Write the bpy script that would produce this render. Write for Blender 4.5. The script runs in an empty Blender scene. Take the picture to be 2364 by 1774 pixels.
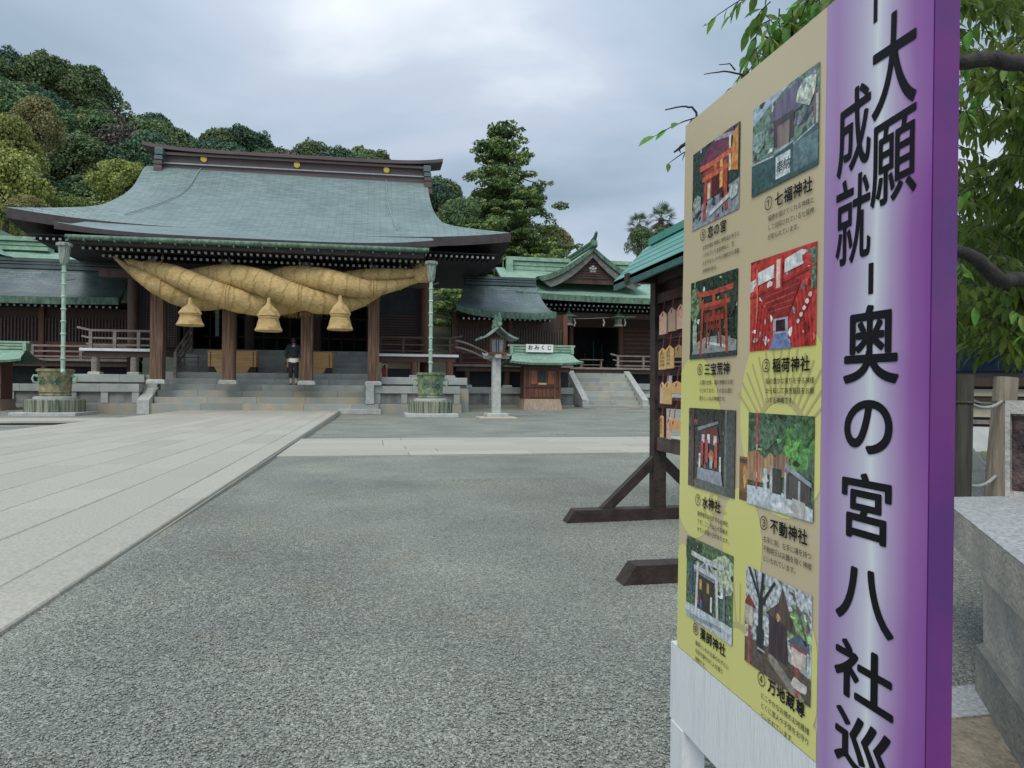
import bpy, math, random
import numpy as np
from mathutils import Vector, Matrix, noise as mnoise
random.seed(7); RNG=np.random.default_rng(7)
R=math.radians; PI=math.pi
sc=bpy.context.scene
COL=sc.collection
# ------------------------------------------------------------------ camera
CAMH=0.78; YAW=R(11.1); PITCH=math.atan(14/1640); ROLL=0.007
_f=Vector((math.sin(YAW)*math.cos(PITCH),math.cos(YAW)*math.cos(PITCH),math.sin(PITCH)))
_r=Vector((math.cos(YAW),-math.sin(YAW),0)); _u=_r.cross(_f)
_c,_s=math.cos(ROLL),math.sin(ROLL)
_R=_r*_c+_u*_s; _U=-_r*_s+_u*_c
cam=bpy.data.cameras.new('camera'); co=bpy.data.objects.new('camera',cam); COL.objects.link(co)
co.matrix_world=Matrix(((_R.x,_U.x,-_f.x,0),(_R.y,_U.y,-_f.y,0),(_R.z,_U.z,-_f.z,CAMH),(0,0,0,1)))
cam.sensor_width=36; cam.lens=36*1640/2364; cam.clip_start=0.02; cam.clip_end=3000
sc.camera=co
# ------------------------------------------------------------------ light
SUN_EL=R(52); SUN_AZ=R(215)      # azimuth clockwise from +Y, soft sun behind the clouds
w=bpy.data.worlds.new('World'); sc.world=w; w.use_nodes=True
nt=w.node_tree; nt.nodes.clear()
def N(nt,t,**k):
    n=nt.nodes.new(t)
    for a,b in k.items(): setattr(n,a,b)
    return n
sky=N(nt,'ShaderNodeTexSky',sky_type='NISHITA',sun_disc=False,sun_elevation=SUN_EL,sun_rotation=SUN_AZ)
bgA=N(nt,'ShaderNodeBackground'); bgA.inputs[1].default_value=0.08; nt.links.new(sky.outputs[0],bgA.inputs[0])
tc=N(nt,'ShaderNodeTexCoord'); sep=N(nt,'ShaderNodeSeparateXYZ'); nt.links.new(tc.outputs['Generated'],sep.inputs[0])
zb=N(nt,'ShaderNodeMath',operation='ABSOLUTE'); nt.links.new(sep.outputs[2],zb.inputs[0])
za=N(nt,'ShaderNodeMath',operation='ADD'); nt.links.new(zb.outputs[0],za.inputs[0]); za.inputs[1].default_value=0.22
dx=N(nt,'ShaderNodeMath',operation='DIVIDE'); dy=N(nt,'ShaderNodeMath',operation='DIVIDE')
nt.links.new(sep.outputs[0],dx.inputs[0]); nt.links.new(za.outputs[0],dx.inputs[1])
nt.links.new(sep.outputs[1],dy.inputs[0]); nt.links.new(za.outputs[0],dy.inputs[1])
cb=N(nt,'ShaderNodeCombineXYZ'); nt.links.new(dx.outputs[0],cb.inputs[0]); nt.links.new(dy.outputs[0],cb.inputs[1])
cn=N(nt,'ShaderNodeTexNoise'); cn.inputs['Scale'].default_value=1.0; cn.inputs['Detail'].default_value=6; cn.inputs['Roughness'].default_value=.48; cn.inputs['Distortion'].default_value=.35
mp=N(nt,'ShaderNodeMapping'); mp.inputs['Location'].default_value=(5.3,2.4,0); mp.inputs['Rotation'].default_value=(0,0,R(24)); mp.inputs['Scale'].default_value=(1.0,1.15,1)
nt.links.new(cb.outputs[0],mp.inputs[0]); nt.links.new(mp.outputs[0],cn.inputs['Vector'])
cr=N(nt,'ShaderNodeValToRGB'); e=cr.color_ramp.elements
e[0].position=.32; e[0].color=(.27,.35,.43,1); e[1].position=.66; e[1].color=(.84,.87,.90,1)
for p,c in ((.44,(.37,.455,.55,1)),(.54,(.48,.545,.64,1))):
    q=e.new(p); q.color=c
nt.links.new(cn.outputs['Fac'],cr.inputs[0])
# overcast sky: brighter overhead than at the horizon
zp=N(nt,'ShaderNodeMath',operation='POWER'); zp.inputs[1].default_value=2.0; nt.links.new(zb.outputs[0],zp.inputs[0])
lr=N(nt,'ShaderNodeMath',operation='MULTIPLY_ADD'); lr.inputs[1].default_value=1.1; lr.inputs[2].default_value=1.0
nt.links.new(zp.outputs[0],lr.inputs[0])
bgB=N(nt,'ShaderNodeBackground'); nt.links.new(cr.outputs[0],bgB.inputs[0]); nt.links.new(lr.outputs[0],bgB.inputs[1])
mx=N(nt,'ShaderNodeMixShader'); mx.inputs[0].default_value=.86
nt.links.new(bgA.outputs[0],mx.inputs[1]); nt.links.new(bgB.outputs[0],mx.inputs[2])
wo=N(nt,'ShaderNodeOutputWorld'); nt.links.new(mx.outputs[0],wo.inputs[0])
sl=bpy.data.lights.new('sun','SUN'); sl.energy=1.5; sl.angle=R(28); sl.color=(1,.95,.86)
so=bpy.data.objects.new('sun',sl); COL.objects.link(so)
d=Vector((math.sin(SUN_AZ)*math.cos(SUN_EL),math.cos(SUN_AZ)*math.cos(SUN_EL),math.sin(SUN_EL)))
so.rotation_euler=d.to_track_quat('Z','Y').to_euler()
sc.view_settings.view_transform='Standard'; sc.view_settings.look='None'; sc.view_settings.gamma=1; sc.view_settings.exposure=0.24
sc.view_settings.use_curve_mapping=False
sc.cycles.max_bounces=6; sc.cycles.diffuse_bounces=3; sc.cycles.transparent_max_bounces=6

# ------------------------------------------------------------------ helpers
def at(x,y,Y=None,X=None,Z=None):
    """the point of the place seen at photo pixel x,y on the plane Y=, X= or Z="""
    v=_f+_R*((x-1182)/1640)+_U*((887-y)/1640)
    t=Y/v.y if Y is not None else (X/v.x if X is not None else (Z-CAMH)/v.z)
    return Vector((0,0,CAMH))+v*t
def ax(x,y,Y): return at(x,y,Y=Y).x
def az(x,y,Y): return at(x,y,Y=Y).z
MATS={}
def mat(name,c,c2=None,scale=6,rough=.75,bump=0.,bscale=None,stretch=(1,1,1),metal=0,coat=0,detail=4,rnd=0.,lo=.35,hi=.65,c3=None,spec=.5,uv=False,bdist=.02):
    if name in MATS: return MATS[name]
    m=bpy.data.materials.new(name); m.use_nodes=True; t=m.node_tree; b=t.nodes['Principled BSDF']
    b.inputs['Roughness'].default_value=rough; b.inputs['Metallic'].default_value=metal; b.inputs['Specular IOR Level'].default_value=spec
    if coat: b.inputs['Coat Weight'].default_value=coat; b.inputs['Coat Roughness'].default_value=.06
    tcn=N(t,'ShaderNodeTexCoord'); oi=N(t,'ShaderNodeObjectInfo')
    ad=N(t,'ShaderNodeVectorMath',operation='MULTIPLY_ADD'); ad.inputs[1].default_value=stretch
    t.links.new(tcn.outputs['UV' if uv else 'Object'],ad.inputs[0])
    sc_=N(t,'ShaderNodeMath',operation='MULTIPLY'); t.links.new(oi.outputs['Random'],sc_.inputs[0]); sc_.inputs[1].default_value=37.0
    t.links.new(sc_.outputs[0],ad.inputs[2])
    no=N(t,'ShaderNodeTexNoise'); no.inputs['Scale'].default_value=scale; no.inputs['Detail'].default_value=detail; no.inputs['Roughness'].default_value=.6
    t.links.new(ad.outputs[0],no.inputs['Vector'])
    r=N(t,'ShaderNodeValToRGB'); el=r.color_ramp.elements
    el[0].position=lo; el[0].color=(*c,1); el[1].position=hi; el[1].color=(*(c2 or [v*1.25 for v in c]),1)
    if c3: q=el.new((lo+hi)/2); q.color=(*c3,1)
    t.links.new(no.outputs['Fac'],r.inputs[0])
    out=r.outputs[0]
    if rnd:
        hs=N(t,'ShaderNodeHueSaturation'); mr=N(t,'ShaderNodeMapRange'); mr.inputs['To Min'].default_value=1-rnd*1.2; mr.inputs['To Max'].default_value=1+rnd
        t.links.new(oi.outputs['Random'],mr.inputs[0]); t.links.new(mr.outputs[0],hs.inputs['Value']); t.links.new(out,hs.inputs['Color']); out=hs.outputs[0]
    t.links.new(out,b.inputs['Base Color'])
    if bump:
        bn=N(t,'ShaderNodeTexNoise'); bn.inputs['Scale'].default_value=bscale or scale*4; bn.inputs['Detail'].default_value=3
        t.links.new(ad.outputs[0],bn.inputs['Vector'])
        bp=N(t,'ShaderNodeBump'); bp.inputs['Strength'].default_value=bump; bp.inputs['Distance'].default_value=bdist
        t.links.new(bn.outputs['Fac'],bp.inputs['Height']); t.links.new(bp.outputs[0],b.inputs['Normal'])
    MATS[name]=m; return m
OFF={}
def _lab(o,label,cat,group,kind):
    if label: o['label']=label
    if cat: o['category']=cat
    if group: o['group']=group
    if kind: o['kind']=kind
def thing(name,label,cat,loc=(0,0,0),rz=0,group=None,kind=None):
    o=bpy.data.objects.new(name,None); COL.objects.link(o); o.location=loc; o.rotation_euler=(0,0,rz); o.empty_display_size=.2
    _lab(o,label,cat,group,kind); OFF[o.name]=Vector(loc); return o
class MB:
    def __init__(s): s.v=[]; s.f=[]; s.m=[]; s.uv={}; s.mi=0
    def face(s,idx,uv=None):
        if uv: s.uv[len(s.f)]=uv
        s.f.append(tuple(idx)); s.m.append(s.mi)
    def quad(s,a,b,c,d):
        n=len(s.v); s.v+= [tuple(a),tuple(b),tuple(c),tuple(d)]; s.face((n,n+1,n+2,n+3)); return s
    def poly(s,pts):
        n=len(s.v); s.v+=[tuple(p) for p in pts]; s.face(range(n,n+len(pts))); return s
    def hexa(s,p):   # 8 points: bottom 4 ccw, top 4 ccw
        n=len(s.v); s.v+=[tuple(q) for q in p]
        for q in ((0,3,2,1),(4,5,6,7),(0,1,5,4),(1,2,6,5),(2,3,7,6),(3,0,4,7)): s.face([n+i for i in q])
        return s
    def box(s,x0,x1,y0,y1,z0,z1,b=0):
        if b<=0: return s.hexa([(x0,y0,z0),(x1,y0,z0),(x1,y1,z0),(x0,y1,z0),(x0,y0,z1),(x1,y0,z1),(x1,y1,z1),(x0,y1,z1)])
        n=len(s.v)   # chamfered top
        s.v+=[(x0,y0,z0),(x1,y0,z0),(x1,y1,z0),(x0,y1,z0),(x0,y0,z1-b),(x1,y0,z1-b),(x1,y1,z1-b),(x0,y1,z1-b),(x0+b,y0+b,z1),(x1-b,y0+b,z1),(x1-b,y1-b,z1),(x0+b,y1-b,z1)]
        for q in ((0,3,2,1),(0,1,5,4),(1,2,6,5),(2,3,7,6),(3,0,4,7),(4,5,9,8),(5,6,10,9),(6,7,11,10),(7,4,8,11),(8,9,10,11)): s.face([n+i for i in q])
        return s
    def beam(s,p,q,w,h,up=(0,0,1)):
        p=Vector(p);q=Vector(q);d=(q-p).normalized(); up=Vector(up)
        if abs(d.dot(up))>.98: up=Vector((0,1,0))
        r=d.cross(up).normalized()*(w/2); u=r.cross(d).normalized()*(h/2)
        return s.hexa([p-r-u,p+r-u,q+r-u,q-r-u,p-r+u,p+r+u,q+r+u,q-r+u])
    def tube(s,pts,rad,n=8,cap=True):
        pts=[Vector(p) for p in pts]; rings=[]
        if not hasattr(rad,'__len__'): rad=[rad]*len(pts)
        ref=None
        for i,p in enumerate(pts):
            d=(pts[min(i+1,len(pts)-1)]-pts[max(i-1,0)]).normalized()
            if ref is None: ref=Vector((0,0,1)) if abs(d.z)<.9 else Vector((1,0,0))
            a=d.cross(ref).normalized(); b=a.cross(d).normalized(); ref=b
            k=len(s.v); s.v+=[tuple(p+(a*math.cos(2*PI*j/n)+b*math.sin(2*PI*j/n))*rad[i]) for j in range(n)]; rings.append(k)
        L=0
        for i in range(len(rings)-1):
            dl=(pts[i+1]-pts[i]).length
            for j in range(n):
                j2=(j+1)%n
                s.face((rings[i]+j,rings[i+1]+j,rings[i+1]+j2,rings[i]+j2),((L,j/n),(L+dl,j/n),(L+dl,(j+1)/n),(L,(j+1)/n)))
            L+=dl
        if cap: s.face([rings[0]+j for j in range(n)]); s.face([rings[-1]+j for j in reversed(range(n))])
        return s
    def lathe(s,prof,c=(0,0,0),n=24,sx=1,sy=1,rot=0,fn=None,cap=True):
        rings=[]
        for (r,z) in prof:
            k=len(s.v); rings.append(k)
            for j in range(n):
                a=2*PI*j/n+rot; rr=r*(fn(a,z) if fn else 1)
                s.v.append((c[0]+math.cos(a)*rr*sx,c[1]+math.sin(a)*rr*sy,c[2]+z))
        for i in range(len(rings)-1):
            for j in range(n):
                j2=(j+1)%n; s.face((rings[i]+j,rings[i]+j2,rings[i+1]+j2,rings[i+1]+j),((j/n,prof[i][1]),((j+1)/n,prof[i][1]),((j+1)/n,prof[i+1][1]),(j/n,prof[i+1][1])))
        if cap: s.face([rings[0]+j for j in reversed(range(n))]); s.face([rings[-1]+j for j in range(n)])
        return s
    def grid(s,P,uvs=None,flip=False):
        nv=len(P); nu=len(P[0]); k=len(s.v)
        for row in P: s.v+=[tuple(p) for p in row]
        for i in range(nv-1):
            for j in range(nu-1):
                q=[(i,j),(i,j+1),(i+1,j+1),(i+1,j)]
                if flip: q=q[::-1]
                s.face([k+a*nu+b for a,b in q],[uvs[a][b] for a,b in q] if uvs else None)
        return s
    def build(s,name,mats,parent=None,smooth=False,kind=None,label=None,cat=None,group=None):
        me=bpy.data.meshes.new(name)
        off=OFF[parent.name] if parent is not None else Vector((0,0,0))
        vv=[(x-off.x,y-off.y,z-off.z) for x,y,z in s.v] if parent is not None else s.v
        me.from_pydata(vv,[],s.f)
        for m in (mats if isinstance(mats,(list,tuple)) else [mats]): me.materials.append(m)
        if any(s.m): me.polygons.foreach_set('material_index',s.m)
        if s.uv:
            ul=me.uv_layers.new(name='UVMap').data
            for p in me.polygons:
                u=s.uv.get(p.index)
                if u:
                    for li,c in zip(p.loop_indices,u): ul[li].uv=c
        me.update()
        if smooth: me.shade_smooth(); me.set_sharp_from_angle(angle=R(smooth if smooth>1 else 40))
        o=bpy.data.objects.new(name,me); COL.objects.link(o)
        if parent is not None: o.parent=parent; OFF[o.name]=off
        else: OFF[o.name]=Vector((0,0,0))
        _lab(o,label,cat,group,kind); return o
def clone(root,loc,rz=0,scale=None,label=None):
    r=root.copy(); COL.objects.link(r); r.location=loc; r.rotation_euler=(0,0,rz)
    if scale is not None: r.scale=scale if hasattr(scale,'__len__') else (scale,)*3
    if label: r['label']=label
    OFF[r.name]=Vector(loc)
    for ch in list(root.children):
        c=ch.copy(); COL.objects.link(c); c.parent=r
        for g in list(ch.children):
            d_=g.copy(); COL.objects.link(d_); d_.parent=c
    return r
def soup(name,V,F,m,parent=None,kind=None,smooth=False):
    me=bpy.data.meshes.new(name); V=np.asarray(V,np.float32); F=np.asarray(F,np.int32)
    me.vertices.add(len(V)); me.vertices.foreach_set('co',V.ravel())
    k=F.shape[1]; me.loops.add(F.size); me.loops.foreach_set('vertex_index',F.ravel())
    me.polygons.add(len(F)); me.polygons.foreach_set('loop_start',np.arange(0,F.size,k,dtype=np.int32)); me.polygons.foreach_set('loop_total',np.full(len(F),k,np.int32))
    me.materials.append(m); me.update(calc_edges=True)
    if smooth: me.shade_smooth()
    o=bpy.data.objects.new(name,me); COL.objects.link(o)
    if parent is not None: o.parent=parent; OFF[o.name]=OFF[parent.name]
    if kind: o['kind']=kind
    return o
def text(body,size,offset=0.,spacing=1.,res=2):
    """glyph outlines laid flat in x,y, centred at the origin; returns (verts, faces)"""
    cu=bpy.data.curves.new('lettering','FONT'); cu.body=body; cu.size=size; cu.offset=offset; cu.resolution_u=res; cu.space_character=spacing
    cu.align_x='LEFT'; cu.align_y='TOP_BASELINE'
    o=bpy.data.objects.new('lettering',cu); COL.objects.link(o)
    dg=bpy.context.evaluated_depsgraph_get(); me=bpy.data.meshes.new_from_object(o.evaluated_get(dg))
    vs=[tuple(v.co) for v in me.vertices]; fs=[tuple(p.vertices) for p in me.polygons]
    bpy.data.objects.remove(o); bpy.data.curves.remove(cu); bpy.data.meshes.remove(me)
    return vs,fs
def lay(mb,vf,fn):
    vs,fs=vf; k=len(mb.v); mb.v+=[tuple(fn(x,y)) for x,y,z in vs]
    for f in fs: mb.face([k+i for i in f])
# ------------------------------------------------------------------ materials
granite=mat('granite',(.29,.29,.245),(.49,.465,.39),scale=70,rough=.72,bump=.3,bscale=200,rnd=.07,detail=5,lo=.3,hi=.7,bdist=.004)
stone=mat('grey_stone',(.28,.31,.29),(.45,.47,.44),scale=2.2,rough=.85,bump=.35,bscale=40,rnd=.13,lo=.25,hi=.75)
stone_worn=mat('worn_stone',(.31,.335,.31),(.47,.39,.26),scale=1.3,rough=.88,bump=.35,bscale=40,rnd=.12,lo=.45,hi=.7)
stone_light=mat('pale_stone',(.37,.39,.37),(.51,.53,.50),scale=8,rough=.8,bump=.3,bscale=60,rnd=.08)
stone_dark=mat('dark_stone',(.15,.165,.16),(.29,.29,.27),scale=3,rough=.85,bump=.4,bscale=30)
wood=mat('dark_brown_timber',(.045,.026,.02),(.085,.045,.032),scale=3,rough=.65,bump=.3,stretch=(6,6,.5),bscale=9,rnd=.12)
wood_red=mat('reddish_timber',(.10,.040,.025),(.17,.068,.038),scale=3,rough=.6,bump=.3,stretch=(6,6,.4),bscale=9,rnd=.1)
wood_worn=mat('weathered_pillar_timber',(.10,.055,.038),(.33,.20,.12),scale=2.2,rough=.75,bump=.5,stretch=(9,9,.35),bscale=6,lo=.42,hi=.78)
wood_grey=mat('silvered_timber',(.17,.14,.125),(.30,.26,.23),scale=3,rough=.8,bump=.3,stretch=(1,6,6),bscale=9,rnd=.1)
wood_new=mat('fresh_cypress',(.52,.30,.11),(.66,.42,.18),scale=2.2,rough=.5,bump=.1,stretch=(.6,6,7),bscale=9,detail=3)
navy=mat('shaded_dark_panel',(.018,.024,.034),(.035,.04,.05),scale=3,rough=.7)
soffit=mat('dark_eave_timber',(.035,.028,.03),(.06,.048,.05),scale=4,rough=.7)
paint_white=mat('white_paint',(.66,.68,.68),(.8,.8,.8),scale=5,rough=.6,bump=.1)
red=mat('red_paint',(.42,.03,.03),(.5,.05,.04),rough=.5)
gold=mat('gold_leaf',(.75,.50,.08),(.9,.62,.12),rough=.3,metal=.35,scale=8)
paper=mat('white_paper',(.75,.75,.72),(.85,.85,.82),rough=.8,scale=3)
ink=mat('black_ink',(.008,.008,.012),(.012,.012,.016),rough=.55,spec=.12)
metal_grey=mat('grey_metal',(.35,.36,.37),(.45,.46,.47),rough=.4,metal=.7)
def roof_mat(name,c,c2,c3,row=.11,width=.5,rough=.5,streak=.5):
    m=bpy.data.materials.new(name); m.use_nodes=True; t=m.node_tree; b=t.nodes['Principled BSDF']; b.inputs['Roughness'].default_value=rough
    uvn=N(t,'ShaderNodeTexCoord')
    br=N(t,'ShaderNodeTexBrick'); br.inputs['Scale'].default_value=1; br.inputs['Row Height'].default_value=row; br.inputs['Brick Width'].default_value=width
    br.inputs['Mortar Size'].default_value=.014; br.inputs['Mortar Smooth'].default_value=.4; br.inputs['Bias'].default_value=0
    br.inputs['Color1'].default_value=(.84,.84,.84,1); br.inputs['Color2'].default_value=(1.1,1.1,1.1,1); br.inputs['Mortar'].default_value=(.52,.54,.56,1)
    t.links.new(uvn.outputs['UV'],br.inputs['Vector'])
    n1=N(t,'ShaderNodeTexNoise'); n1.inputs['Scale'].default_value=.55; n1.inputs['Detail'].default_value=6; n1.inputs['Roughness'].default_value=.65; t.links.new(uvn.outputs['Object'],n1.inputs['Vector'])
    n2=N(t,'ShaderNodeTexNoise'); n2.inputs['Scale'].default_value=1; n2.inputs['Detail'].default_value=4
    mpn=N(t,'ShaderNodeMapping'); mpn.inputs['Scale'].default_value=(2.6,11,1); t.links.new(uvn.outputs['UV'],mpn.inputs[0]); t.links.new(mpn.outputs[0],n2.inputs['Vector'])
    av=N(t,'ShaderNodeMix',data_type='FLOAT'); av.inputs[0].default_value=streak; t.links.new(n1.outputs['Fac'],av.inputs[2]); t.links.new(n2.outputs['Fac'],av.inputs[3])
    rp=N(t,'ShaderNodeValToRGB'); el=rp.color_ramp.elements; el[0].position=.33; el[0].color=(*c,1); el[1].position=.68; el[1].color=(*c3,1); q=el.new(.5); q.color=(*c2,1)
    t.links.new(av.outputs[0],rp.inputs[0])
    mu=N(t,'ShaderNodeMix',data_type='RGBA',blend_type='MULTIPLY'); mu.inputs[0].default_value=1
    t.links.new(rp.outputs[0],mu.inputs[6]); t.links.new(br.outputs['Color'],mu.inputs[7]); t.links.new(mu.outputs[2],b.inputs['Base Color'])
    bp=N(t,'ShaderNodeBump',invert=True); bp.inputs['Strength'].default_value=.6; bp.inputs['Distance'].default_value=.02
    t.links.new(br.outputs['Fac'],bp.inputs['Height']); t.links.new(bp.outputs[0],b.inputs['Normal'])
    MATS[name]=m; return m
roof_grey=roof_mat('blue_grey_copper_shingles',(.125,.185,.185),(.185,.26,.255),(.26,.34,.33))
roof_green=roof_mat('green_copper_shingles',(.17,.30,.22),(.27,.44,.34),(.36,.50,.36),row=.11)
roof_dark=roof_mat('aged_dark_copper_sheet',(.06,.09,.10),(.11,.15,.15),(.20,.25,.24),row=.16,rough=.32,streak=.3)
roof_teal=mat('teal_copper_sheet',(.06,.24,.21),(.10,.32,.27),scale=2,rough=.45,bump=.1)
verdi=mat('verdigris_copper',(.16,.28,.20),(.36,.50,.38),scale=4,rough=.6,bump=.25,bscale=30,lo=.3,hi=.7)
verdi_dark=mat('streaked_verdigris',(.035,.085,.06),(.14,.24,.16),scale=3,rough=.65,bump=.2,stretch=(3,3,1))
bronze_green=mat('mottled_bronze',(.05,.10,.065),(.26,.28,.15),scale=6,rough=.6,bump=.5,bscale=22,c3=(.16,.22,.12))
bronze_brown=mat('olive_bronze',(.10,.10,.055),(.32,.29,.15),scale=5,rough=.6,bump=.5,bscale=22)
plinth_streak=mat('streaked_plinth_stone',(.06,.09,.07),(.30,.31,.22),scale=3,rough=.8,stretch=(5,5,.25),bump=.2,lo=.4,hi=.6)
pole_green=mat('pale_green_bronze',(.24,.37,.29),(.45,.57,.47),scale=5,rough=.5,stretch=(3,3,.6))
ridge_brown=mat('purple_brown_copper',(.085,.058,.06),(.13,.088,.088),scale=2.5,rough=.5,stretch=(.5,1,8),bump=.1)

# ------------------------------------------------------------------ ground
def gz(y): # gravel level falls gently towards the hall
    return -.022-.128*min(max((y-3)/20,0),1)+.14*min(max((y-25.6)/3.6,0),1)
def gravel_mat():
    m=bpy.data.materials.new('gravel'); m.use_nodes=True; t=m.node_tree; b=t.nodes['Principled BSDF']; b.inputs['Roughness'].default_value=.85
    c=N(t,'ShaderNodeTexCoord')
    outs=[]
    vo=N(t,'ShaderNodeTexVoronoi'); vo.inputs['Scale'].default_value=185; t.links.new(c.outputs['Object'],vo.inputs['Vector'])
    sp_=N(t,'ShaderNodeSeparateColor'); t.links.new(vo.outputs['Color'],sp_.inputs[0])
    rp=N(t,'ShaderNodeValToRGB'); el=rp.color_ramp.elements
    el[0].position=0; el[0].color=(.07,.075,.068,1); el[1].position=1; el[1].color=(.52,.52,.47,1)
    for p,cc in ((.25,(.185,.20,.175,1)),(.55,(.26,.28,.245,1)),(.8,(.34,.355,.31,1))): q=el.new(p); q.color=cc
    t.links.new(sp_.outputs[0],rp.inputs[0])
    no=N(t,'ShaderNodeTexNoise'); no.inputs['Scale'].default_value=.9; no.inputs['Detail'].default_value=6; t.links.new(c.outputs['Object'],no.inputs['Vector'])
    r2=N(t,'ShaderNodeValToRGB'); e2=r2.color_ramp.elements; e2[0].position=.3; e2[0].color=(.74,.76,.76,1); e2[1].position=.7; e2[1].color=(1.16,1.15,1.10,1)
    t.links.new(no.outputs['Fac'],r2.inputs[0])
    # brownish soil showing through along the kerb
    n3=N(t,'ShaderNodeTexNoise'); n3.inputs['Scale'].default_value=2.3; n3.inputs['Detail'].default_value=5; t.links.new(c.outputs['Object'],n3.inputs['Vector'])
    r3=N(t,'ShaderNodeValToRGB'); e3=r3.color_ramp.elements; e3[0].position=.58; e3[0].color=(1,1,1,1); e3[1].position=.75; e3[1].color=(1.02,.92,.84,1); t.links.new(n3.outputs['Fac'],r3.inputs[0])
    m1=N(t,'ShaderNodeMix',data_type='RGBA',blend_type='MULTIPLY'); m1.inputs[0].default_value=1; t.links.new(rp.outputs[0],m1.inputs[6]); t.links.new(r2.outputs[0],m1.inputs[7])
    m2=N(t,'ShaderNodeMix',data_type='RGBA',blend_type='MULTIPLY'); m2.inputs[0].default_value=1; t.links.new(m1.outputs[2],m2.inputs[6]); t.links.new(r3.outputs[0],m2.inputs[7])
    # bump height: stones stand up, gaps between them drop
    r4=N(t,'ShaderNodeMapRange'); r4.inputs['From Min'].default_value=.25; r4.inputs['From Max'].default_value=.75; r4.inputs['To Min'].default_value=1.0; r4.inputs['To Max'].default_value=0
    t.links.new(vo.outputs['Distance'],r4.inputs[0])
    t.links.new(m2.outputs[2],b.inputs['Base Color'])
    bp=N(t,'ShaderNodeBump'); bp.inputs['Strength'].default_value=.8; bp.inputs['Distance'].default_value=.005; t.links.new(r4.outputs[0],bp.inputs['Height'])
    n5=N(t,'ShaderNodeTexNoise'); n5.inputs['Scale'].default_value=5.5; n5.inputs['Detail'].default_value=4; t.links.new(c.outputs['Object'],n5.inputs['Vector'])
    b5=N(t,'ShaderNodeBump'); b5.inputs['Strength'].default_value=.35; b5.inputs['Distance'].default_value=.05; t.links.new(n5.outputs['Fac'],b5.inputs['Height']); t.links.new(b5.outputs[0],bp.inputs['Normal']); t.links.new(bp.outputs[0],b.inputs['Normal'])
    MATS['gravel']=m; return m
gravel=gravel_mat()
m_=MB()
ys=[-40,-5,0,1,2,3,4,5,6,8,10,12,14,17,20,23,26,30,36,46,60]; xs=[-60,-30,-15,-8,-4,-1,0,1,2,3,4,6,8,12,20,40,60]
P_=[[(x,y,gz(y)+.006*math.sin(x*1.7+y*.9)*(1 if y<20 else 0)) for x in xs] for y in ys]
m_.grid(P_); m_.build('gravel_court',gravel,smooth=60,kind='structure',label='grey gravel forecourt in front of the shrine hall')
far=MB(); far.grid([[(x,y,-.9) for x in (-1500,-60,60,1500)] for y in (-1500,-45,61,1500)])
far.build('ground',mat('dark_earth',(.06,.07,.04),(.10,.10,.06),scale=.2),kind='structure')
# loose pebbles standing proud near the camera
def pebbles(n,name,x0,x1,y0,y1,pw,r0,r1,zf,m):
    y=y0+(y1-y0)*RNG.random(n)**pw; x=x0+(x1-x0)*RNG.random(n)
    keep=(x>-1.12)&(np.abs(x)<y*1.5+1.5)
    x=x[keep];y=y[keep];k=len(x)
    z=np.array([gz(b)+.006*math.sin(a*1.7+b*.9) for a,b in zip(x,y)])
    base=np.array([(1,0,0),(-.2,.9,.1),(-1,-.1,0),(.1,-.95,0),(.1,.1,.7),(-.1,0,-.7)],np.float32)
    r=(r0+(r1-r0)*RNG.random((k,1,1)))*np.stack([.7+.6*RNG.random(k),.7+.6*RNG.random(k),.55+.4*RNG.random(k)],1)[:,None,:]
    V=base[None]*(.8+.4*RNG.random((k,6,3)))*r
    a=RNG.random(k)*6.28; ca,sa=np.cos(a)[:,None],np.sin(a)[:,None]
    X=V[...,0]*ca-V[...,1]*sa; Y=V[...,0]*sa+V[...,1]*ca
    V=np.stack([X+x[:,None],Y+y[:,None],V[...,2]+z[:,None]+r0*.35],-1).reshape(-1,3)
    F=np.array([(0,1,4),(1,2,4),(2,3,4),(3,0,4),(1,0,5),(2,1,5),(3,2,5),(0,3,5)])
    F=(F[None]+6*np.arange(k)[:,None,None]).reshape(-1,3)
    o=soup(name,V,F,m,kind='stuff'); o['label']='loose grey gravel stones lying on the forecourt'; return o
pebm=mat('pebble_stone',(.13,.14,.12),(.42,.425,.38),scale=260,rough=.8,lo=.34,hi=.66,detail=1)
pebbles(120000,'gravel_stones',-1.1,3.2,.9,6.5,1.3,.0022,.0048,gz,pebm)

# ------------------------------------------------------------------ granite path slab by slab
base=MB(); base.box(-6.42,-1.15,-3,27.6,-.35,-.02); 
path=thing('stone_path',None,None,(0,0,0)); path['kind']='structure'; path['label']='broad granite slab path leading to the hall steps'
path['category']='path'; del path['category']
base.build('path_bed',stone_worn,path)
def slabmesh(L,Wd,T,ch=.006):
    b=MB(); b.box(-Wd/2,Wd/2,-L/2,L/2,-T,0,ch); me=bpy.data.meshes.new('slab'); me.from_pydata(b.v,[],b.f); me.materials.append(granite); return me
SM={}
def slab(parent,x0,x1,y0,y1,z,T=.05):
    L=round(y1-y0-.008,3); Wd=round(x1-x0-.007,3)
    if (L,Wd,T) not in SM: SM[(L,Wd,T)]=slabmesh(L,Wd,T)
    o=bpy.data.objects.new('slab',SM[(L,Wd,T)]); COL.objects.link(o); o.parent=parent
    o.location=((x0+x1)/2,(y0+y1)/2,z+random.uniform(-.0015,.0015)); return o
xe=[-1.16,-1.42,-1.85,-2.28,-2.72,-3.2,-3.68,-4.12,-4.56,-5.0,-5.44,-5.9,-6.15,-6.40]
lens=[.9,1.2,1.5,1.8]
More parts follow.
